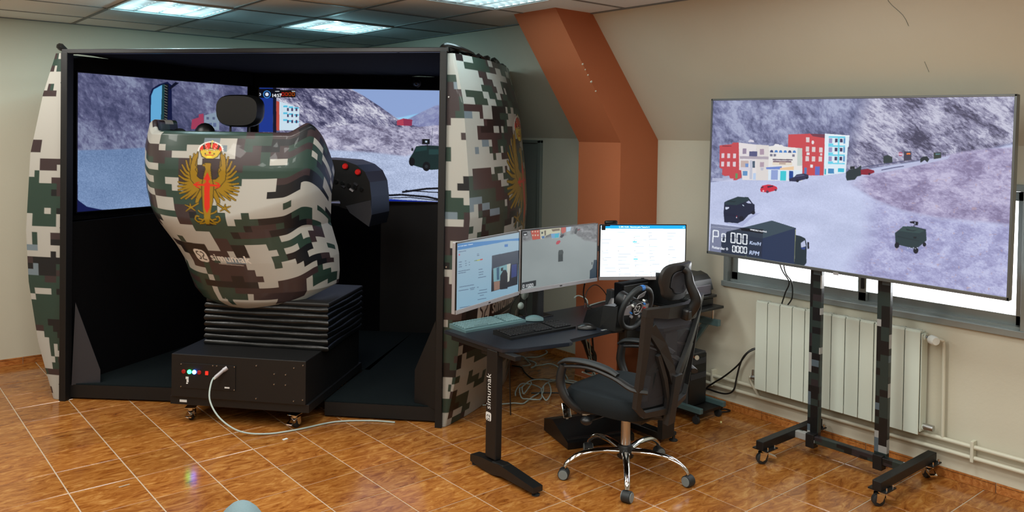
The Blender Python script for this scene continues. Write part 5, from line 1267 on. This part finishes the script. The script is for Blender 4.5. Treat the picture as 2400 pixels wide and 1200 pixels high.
# computer cart by the wall, with tower and printer
ct = thing('computer_cart', 'black cart with grey-green tube frame between the desk and the radiator', 'cart', (4.13, 3.33, 0))
MB().bb(4.0, 4.29, 3.04, 3.62, .672, .688, .003).obj('top_board', M['blackpl'], ct, world=True)
for x in (4.015, 4.245):
    MB().bb(x, x+.03, 3.00, 3.62, .068, .10, .003).obj('base_tube', M['teal'], ct, world=True)
    MB().bb(x, x+.03, 3.05, 3.60, .560, .600, .003).obj('upper_tube', M['teal'], ct, world=True)
    MB().prism([(3.12, .575), (3.165, .575), (3.52, .09), (3.475, .09)], (x+.004, 0, 0), (0, 1, 0), (0, 0, 1), (.022, 0, 0)).obj('slanted_leg', M['teal'], ct, world=True)
    for y in (3.10, 3.55): MB().cyl((x+.015, y, .60), (x+.015, y, .672), .007, 10).obj('riser', M['steel'], ct, world=True)
MB().bb(4.03, 4.26, 3.02, 3.60, .055, .072).obj('lower_shelf', M['black'], ct, world=True)
MB().prism([(3.17, .54), (3.40, .50), (3.42, .40), (3.24, .42)], (4.235, 0, 0), (0, 1, 0), (0, 0, 1), (.004, 0, 0)).obj('side_plate', M['olive'], ct, world=True)
for x, y in ((4.03, 3.04), (4.25, 3.04), (4.03, 3.57), (4.25, 3.57)): MB().cyl((x-.008, y, .024), (x+.008, y, .024), .024, 16).cyl((x, y, .04), (x, y, .06), .008, 8).obj('castor', M['rubber'], ct, world=True)
MB().cyl((3.985, 3.09, .420), (3.925, 2.99, .438), .010, 12).cyl((3.925, 2.99, .438), (3.895, 2.94, .447), .014, 12).obj('clamp_lever', M['chrome'], ct, world=True, smooth=True)
t = thing('computer_tower', 'dark grey computer tower on the lower shelf of the cart', 'computer', (4.13, 3.33, .072))
MB().bb(4.045, 4.225, 3.12, 3.50, .0725, .40, .006).obj('case', M['olive'], t, world=True)
MB().bb(4.05, 4.22, 3.112, 3.121, .08, .39, .003).obj('front_panel', M['blackpl'], t, world=True)
for z in (.24, .33): MB().bb(4.06, 4.21, 3.108, 3.113, z, z+.035, .001).obj('drive_bay', M['facet'], t, world=True)
t = thing('printer', 'black and grey printer on the cart, half hidden by the chair headrest', 'printer', (4.13, 3.28, .688))
MB().prism([(3.12, .69), (3.47, .69), (3.47, .88), (3.22, .88), (3.16, .86), (3.13, .82)], (4.005, 0, 0), (0, 1, 0), (0, 0, 1), (.27, 0, 0)).obj('body', M['blackpl'], t, world=True)
MB().prism([(3.115, .78), (3.135, .845), (3.165, .872), (3.215, .886), (3.215, .87), (3.15, .82)], (4.0, 0, 0), (0, 1, 0), (0, 0, 1), (.28, 0, 0)).obj('hood', M['blackpl'], t, world=True)
MB().bb(4.09, 4.25, 3.112, 3.122, .755, .815, .003).obj('front_cover', M['printg'], t, world=True)
MB().bb(4.0, 4.285, 3.09, 3.16, .735, .752, .003).obj('output_tray', M['blackpl'], t, world=True)
MB().bb(4.01, 4.27, 3.106, 3.118, .69, .73, .003).obj('drawer', M['blackpl'], t, world=True)
for k in range(3): MB().box((4.03, 3.126+.010*k, .808+.018*k), (.012, .006, .004)).obj('indicator', M['paper'], t, world=True)

# ================================================================== OFFICE CHAIR
CC, CR = (3.13, 2.80, 0), R(10)
ch = thing('office_chair', 'black mesh office chair with headrest and chrome five-star base at the desk', 'office chair', CC, CR)
for k in range(5):
    a = R(8-10+72*k)+0; ca, sa = math.cos(a), math.sin(a)
    pts = [(.03*ca, .03*sa, .125), (.13*ca, .13*sa, .135), (.24*ca, .24*sa, .122), (.305*ca, .305*sa, .085), (.322*ca, .322*sa, .058)]
    MB().tube(pts, [.022, .019, .016, .014, .012], 10, 4, flat=.75).obj('base_arm', M['chrome'], ch, smooth=True)
    ax = Vector((math.cos(a+1.1), math.sin(a+1.1), 0)); p = Vector((.325*ca, .325*sa, .028))
    w_ = MB()
    w_.lathe([(.020, -.024), (.028, -.020), (.028, .020), (.020, .024)], p, ax, 20)
    o = w_.obj('castor', M['rubber'], ch, smooth=True)
    for q in (1, -1): MB().lathe([(.0235, q*.0215), (.0235, q*.0250), (.017, q*.0255)], p, ax, 20).obj('wheel_ring', M['greyrub'], o)
MB().lathe([(.030, .085), (.042, .095), (.044, .135), (.034, .155), (.02, .16)], (0, 0, 0), (0, 0, 1), 24).obj('hub', M['blackpl'], ch, smooth=True)
MB().cyl((0, 0, .15), (0, 0, .30), .0245, 24).obj('gas_lift', M['steel'], ch, smooth=True)
MB().box((0, -.02, .335), (.20, .26, .05), None, .012).obj('mechanism', M['blackpl'], ch)
MB().tube([(-.08, .02, .335), (-.26, .05, .335)], .008, 8, 1).sph((-.275, .055, .335), .03, 14, (1, 1, .7)).obj('tilt_knob', M['blackpl'], ch, smooth=True)
rings = []
for k, (z, s_, t_) in enumerate(((.355, .86, 0), (.365, .95, 0), (.40, 1.0, 0), (.435, .99, .004), (.455, .93, .010), (.462, .80, .006))):
    r_ = []
    for j in range(36):
        a = 2*PI*j/36; cx, cy = math.cos(a), math.sin(a)
        r_.append((.255*s_*math.copysign(abs(cx)**.5, cx), .02+.245*s_*math.copysign(abs(cy)**.55, cy), z-(.02 if cy > .6 else 0)*(cy-.6)))
    rings.append(r_)
MB().loft(rings).obj('seat', M['fabric'], ch, smooth=True)
AX, AY, BO = Vector((1, 0, 0)), Vector((0, -.150, .989)), Vector((-.022, -.205, .445))
NB = Vector((0, -.983, -.185))
def bp(r_, h, d=0): return BO+AX*r_+AY*h+NB*(d+.05*(1-(r_/.25)**2))
def plate(poly, th, d=0, n=1):
    """plate following the backrest curvature; poly in (across, up)"""
    mb = MB(); fa = [mb.bm.verts.new(bp(a, b, d)) for a, b in poly]; ba = [mb.bm.verts.new(bp(a, b, d+th)) for a, b in poly]; k = len(poly)
    mb.bm.faces.new(fa); mb.bm.faces.new(ba[::-1])
    for i in range(k): mb.bm.faces.new((fa[i], ba[i], ba[(i+1) % k], fa[(i+1) % k]))
    return mb
def strip(path, wds, th, d=0):
    L_, R_ = [], []
    for i, (a, b) in enumerate(path):
        p, q = path[max(i-1, 0)], path[min(i+1, len(path)-1)]; l = math.hypot(q[0]-p[0], q[1]-p[1]); nx, ny = -(q[1]-p[1])/l, (q[0]-p[0])/l
        L_.append((a+nx*wds[i]/2, b+ny*wds[i]/2)); R_.append((a-nx*wds[i]/2, b-ny*wds[i]/2))
    mb = MB()
    rings = [[bp(*L_[i], d), bp(*R_[i], d), bp(*R_[i], d+th), bp(*L_[i], d+th)] for i in range(len(path))]
    return mb.loft(rings)
strip([(-.245, .01), (-.248, .12), (-.250, .26), (-.256, .40), (-.260, .475)], [.022, .026, .032, .040, .045], .024).obj('back_frame_side', M['chairpl'], ch)
strip([(.245, .01), (.248, .12), (.250, .26), (.256, .40), (.260, .475)], [.022, .026, .032, .040, .045], .024).obj('back_frame_side', M['chairpl'], ch)
strip([(-.282, .480), (-.15, .478), (0, .474), (.15, .478), (.282, .480)], [.036, .056, .066, .056, .036], .026).obj('top_rail', M['chairpl'], ch)
strip([(-.248, .022), (-.20, -.024), (0, -.035), (.20, -.024), (.248, .022)], [.024, .028, .034, .028, .024], .024).obj('bottom_rail', M['chairpl'], ch)
for s_ in (-1, 1):
    strip([(s_*.240, .41), (s_*.15, .31), (s_*.06, .19), (s_*.02, .12)], [.050, .050, .046, .040], .020, .004).obj('diagonal_strut', M['chairpl'], ch)
    strip([(s_*.165, .27), (s_*.09, .14), (s_*.045, .04), (s_*.035, -.03)], [.020, .024, .022, .020], .016, .006).obj('inner_strut', M['chairpl'], ch)
strip([(0, .15), (0, .05), (0, -.05), (0, -.10)], [.07, .06, .06, .07], .032, .004).obj('spine', M['chairpl'], ch)
MB().tube([bp(0, -.08, .015), (0, -.22, .36), (0, -.10, .335)], [.028, .028, .03], 10, 4).obj('back_bracket', M['blackpl'], ch, smooth=True)
mb = MB(); g = []
for i in range(13):
    g.append([bp((-.242+.484*j/12)*(1+.04*i/12), .0+.47*i/12, -.004) for j in range(13)])
mb.loft(g, cap=False, close=False).obj('mesh_panel', M['mesh'], ch, smooth=True, fixn=False)
MB().box(bp(0, .10, -.03), (.30, .02, .15), Euler((R(10), 0, 0)).to_matrix(), .009, 3).obj('lumbar_pad', M['fabric'], ch, smooth=True)
# headrest
def hp(a, b, d=0): return BO+AX*a+AY*b+NB*(d+.01-.035*(a/.14)**2)
rr_ = []
def hshape(s_, d):
    r_ = []
    for j in range(28):
        a = 2*PI*j/28; cx, cz = math.cos(a), math.sin(a); hz = .600+.092*s_*math.copysign(abs(cz)**.6, cz)
        r_.append(hp((.140*s_-.016*(hz < .575))*math.copysign(abs(cx)**.5, cx), hz, d))
    return r_
MB().loft([hshape(.94, -.014), hshape(1, -.006), hshape(1, .010), hshape(.95, .014), hshape(.66, .012), hshape(.62, .006)]).obj('headrest', M['chairpl'], ch, smooth=True)
MB().loft([hshape(.60, .010), hshape(.60, .0155)]).obj('headrest_pad', M['mesh'], ch)
MB().tube([bp(.0, .46, .03), bp(.01, .53, .055), hp(.0, .60, .055), hp(.0, .65, .035), hp(-.01, .665, .014)], [.022, .020, .018, .015, .014], 10, 5, flat=1.3).obj('headrest_bracket', M['blackpl'], ch, smooth=True)
MB().box(bp(.0, .462, .034), (.10, .04, .055), Euler((R(10), 0, 0)).to_matrix(), .012, 3).obj('headrest_clamp', M['blackpl'], ch, smooth=True)
for s_ in (-1, 1):
    x = s_*.275
    MB().tube([(x, .225, .585), (x, .17, .612), (x, .05, .622), (x, -.06, .612), (x, -.12, .592)], [.016, .024, .026, .024, .018], 12, 4, flat=.55).obj('arm_pad', M['rubber'], ch, smooth=True)
    MB().tube([(x, .215, .572), (x, .05, .598), (x, -.10, .578), (x, -.20, .545), (s_*.235, -.26, .535)], [.013, .016, .018, .020, .020], 8, 4, flat=.7).obj('arm_rail', M['chairpl'], ch, smooth=True)
    MB().tube([(x, .20, .585), (x+s_*.004, .215, .50), (x, .18, .42), (s_*.235, .13, .365), (s_*.15, .08, .345)], [.020, .024, .022, .020, .016], 10, 4).obj('arm_support', M['chairpl'], ch, smooth=True)

# ================================================================== CABLES AND SMALL THINGS
def cable(name, label, pts, r, m, zlift=0, grp=None):
    return tag(MB().tube([(x, y, z+zlift) for x, y, z in pts], r, 6, 5).obj(name, M[m], None, smooth=True), label, 'cable', grp)
Z6 = lambda L_, z=.006: [(x, y, z+(i % 3)*.004) for i, (x, y) in enumerate(L_)]
cable('network_cable', 'white cable looping out from the coil towards the booth under the desk', Z6([(3.20, 4.08), (3.315, 4.009), (3.372, 3.971), (3.424, 3.948), (3.476, 3.962), (3.559, 3.997), (3.665, 4.052), (3.783, 4.140), (3.872, 4.171), (3.979, 4.154), (4.02, 4.10), (4.025, 4.0)]), .0042, 'cablew')
cable('network_cable', 'coiled white cable lying on the floor under the desk', Z6([(3.889, 4.190), (3.820, 4.247), (3.733, 4.239), (3.615, 4.183), (3.587, 4.169), (3.501, 4.063), (3.472, 4.008), (3.482, 3.968), (3.507, 3.917), (3.564, 3.927), (3.646, 4.009), (3.694, 4.076), (3.721, 4.163), (3.697, 4.216), (3.641, 4.223), (3.536, 4.149), (3.465, 4.068)], .016), .0042, 'cablew')
cable('network_cable', 'small white cable loop inside the coil on the floor', Z6([(3.729, 4.217), (3.693, 4.171), (3.603, 4.099), (3.521, 4.048), (3.547, 4.095), (3.583, 4.137), (3.641, 4.187)], .027), .0042, 'cablew')
cable('network_cable', 'white cable loop right of the coil on the floor', Z6([(3.723, 4.078), (3.635, 3.984), (3.581, 3.937), (3.548, 3.875), (3.536, 3.842), (3.584, 3.870), (3.676, 3.953), (3.758, 4.052), (3.791, 4.110)], .03), .0042, 'cablew')
cable('network_cable', 'white cable running from the coil tie towards the chair', Z6([(3.889, 4.190), (3.908, 4.144), (3.916, 4.088), (3.969, 4.036), (4.01, 4.016), (4.02, 3.9)], .02), .0042, 'cablew')
cable('network_cable', 'white cable snaking on the floor near the wall behind the desk leg', Z6([(4.109, 4.869), (4.136, 4.854), (4.143, 4.785), (4.129, 4.694), (4.122, 4.633), (4.091, 4.568), (4.030, 4.528), (3.998, 4.521), (4.060, 4.527), (4.133, 4.537), (4.174, 4.524), (4.180, 4.459), (4.137, 4.323), (4.02, 4.15)]), .0045, 'cablew')
cable('network_cable', 'white cable bent twice on the floor nearest the wall skirting', Z6([(4.40, 4.80), (4.368, 4.747), (4.282, 4.694), (4.213, 4.699), (4.161, 4.715), (4.104, 4.713), (4.078, 4.643), (4.033, 4.568), (3.993, 4.545), (3.961, 4.580)], .016), .0045, 'cablew')
cable('black_cable', 'black cable curving on the floor above the white coil', Z6([(3.930, 4.660), (3.949, 4.574), (3.870, 4.443), (3.836, 4.311), (3.90, 4.24), (3.93, 4.12), (3.99, 4.03)]), .005, 'cableb')
cable('black_cable', 'black cable lying straight on the floor beside the white coil', Z6([(3.613, 4.080), (3.664, 4.030), (3.748, 3.944), (3.82, 3.86)]), .005, 'cableb')
cable('power_lead', 'black cable sagging along the wall from behind the radiator to the cart', [(4.36, 3.324, .081), (4.36, 3.238, .107), (4.36, 3.187, .111), (4.36, 3.138, .109), (4.36, 3.074, .113), (4.36, 3.027, .131), (4.36, 2.999, .166), (4.36, 2.986, .230), (4.36, 2.961, .328), (4.365, 2.934, .386), (4.385, 2.894, .430), (4.41, 2.85, .444)], .0055, 'cableb')
cable('power_lead', 'black cable rising straight along the wall from the cart base to the radiator', [(4.34, 3.219, .061), (4.345, 3.212, .097), (4.35, 3.198, .125), (4.35, 3.149, .166), (4.35, 3.063, .232), (4.352, 2.970, .322), (4.36, 2.916, .402), (4.38, 2.880, .433), (4.41, 2.845, .452)], .0055, 'cableb')
cable('power_lead', 'short black cable hanging behind the cart and its lever', [(4.31, 3.34, .33), (4.320, 3.309, .294), (4.320, 3.272, .261), (4.320, 3.240, .210), (4.320, 3.221, .160), (4.320, 3.223, .110), (4.320, 3.232, .078)], .0055, 'cableb')
cable('power_lead', 'black cable loop on the floor at the cart corner by the skirting', [(4.30, 3.04, .05), (4.34, 3.085, .012), (4.385, 3.09, .006), (4.39, 3.05, .006), (4.358, 3.046, .006), (4.315, 3.07, .006)], .005, 'cableb')
# bundle hanging under the right part of the desk
for k, (r_, m_) in enumerate(((.012, 'cableb'), (.008, 'cableb'), (.010, 'cableb'), (.005, 'cablew'), (.004, 'cablew'), (.006, 'cableb'))):
    o_ = .03*k
    cable('hanging_cable', ('thick black cable loop hanging highest under the desk', 'black cable drooping under the desk towards the coil', 'black cable bunch hanging behind the chair arm', 'white cable drooping among black ones under the desk', 'thin white cable falling to the floor under the desk', 'black cable falling from the desk to the pedal set')[k],
          [(3.40+o_, 3.48, .628), (3.45+o_, 3.50, .55-.02*k), (3.56+o_*.5, 3.52, .47-.05*k), (3.62, 3.50, .38-.04*k if k < 4 else .2), (3.60-.03*k, 3.50, .30 if k < 4 else .02)], r_, m_)
tag(MB().cyl((3.33, 3.40, .56), (3.33, 3.40, .615), .016, 16).cyl((3.33, 3.40, .615), (3.33, 3.40, .635), .020, 16).obj('white_plug', M['white'], None, smooth=True), 'white round plug hanging under the front notch of the desk', 'plug')
cable('desk_cable', 'thin black cable arching up from the desk right of the middle monitor', [(3.62, 3.60, DZ+.004), (3.66, 3.62, DZ+.10), (3.72, 3.60, DZ+.14), (3.78, 3.57, DZ+.08), (3.80, 3.58, DZ+.01)], .0028, 'cableb')
cable('desk_cable', 'black cable dropping from the middle monitor onto the desk', [(3.60, 3.57, .86), (3.61, 3.60, .76), (3.63, 3.60, .70), (3.64, 3.56, DZ+.01), (3.62, 3.46, DZ+.005), (3.58, 3.38, DZ+.005)], .0045, 'cableb')
cable('desk_cable', 'white cable curl at the back edge of the desk', [(3.55, 3.62, .73), (3.60, 3.63, .735), (3.64, 3.60, .71), (3.65, 3.60, DZ+.01), (3.72, 3.64, DZ+.005), (3.85, 3.67, DZ+.005), (3.95, 3.67, DZ+.005)], .004, 'cablew')
cable('desk_cable', 'black cable hanging left of the monitor pole behind the desk', [(3.19, 3.66, .80), (3.14, 3.68, .78), (3.10, 3.70, .70), (3.10, 3.71, .55), (3.12, 3.72, .30), (3.2, 3.8, .02)], .004, 'cableb')
t = thing('cable_bundle', 'tangle of white plugs and cables behind the monitor pole', 'cables', (3.20, 3.67, .73))
MB().sph((3.19, 3.675, .785), .028, 12, (1, .6, 1.3)).sph((3.165, 3.68, .715), .022, 12, (1, .7, 1)).obj('plug_cluster', M['cablew'], t, world=True, smooth=True, kind='stuff')
MB().tube([(3.215, 3.66, .86), (3.20, 3.67, .76), (3.19, 3.665, .68), (3.195, 3.66, DZ+.005)], .006, 8, 4).obj('cable', M['cableb'], t, world=True, smooth=True)
tag(MB().box((4.173, 2.961, .003), (.022, .010, .005), Euler((0, 0, .6)).to_matrix(), .001).obj('litter', M['dirt'], None), 'small yellowish scrap on the floor tiles near the cart', 'litter')
tag(MB().box((1.966, 4.301, .002), (.030, .016, .003), Euler((0, 0, .2)).to_matrix(), .001).obj('litter', M['paper'], None), 'small white scrap on the floor tiles in front of the booth', 'litter')
tag(MB().box((1.096, 4.20, .002), (.05, .007, .0015), Euler((0, 0, .1)).to_matrix(), .0004).obj('litter', M['grout'], None), 'thin white streak of plaster on a tile joint at lower left', 'litter')

# unidentified rounded blue-grey object at the bottom edge, built as a chair back
vc = thing('guessed_chair', 'unidentified rounded blue-grey object at the bottom edge, built as a padded chair back', 'chair', (.678, 1.700, 0), R(-21.9))
MB().sph((0, 0, .700), 1, 40, (.086, .15, .222)).obj('backrest', M['greyb'], vc, smooth=True)
MB().box((-.27, 0, .44), (.44, .42, .09), None, .03, 3).obj('seat', M['greyb'], vc, smooth=True)
for a, b in ((.0, -.18), (.0, .18), (-.42, -.18), (-.42, .18)): MB().cyl((a, b, 0), (a, b, .42), .014, 10).obj('leg', M['black'], vc)
for b in (-.18, .18): MB().cyl((0, b, .40), (0, b, .60), .014, 10).obj('back_post', M['black'], vc)
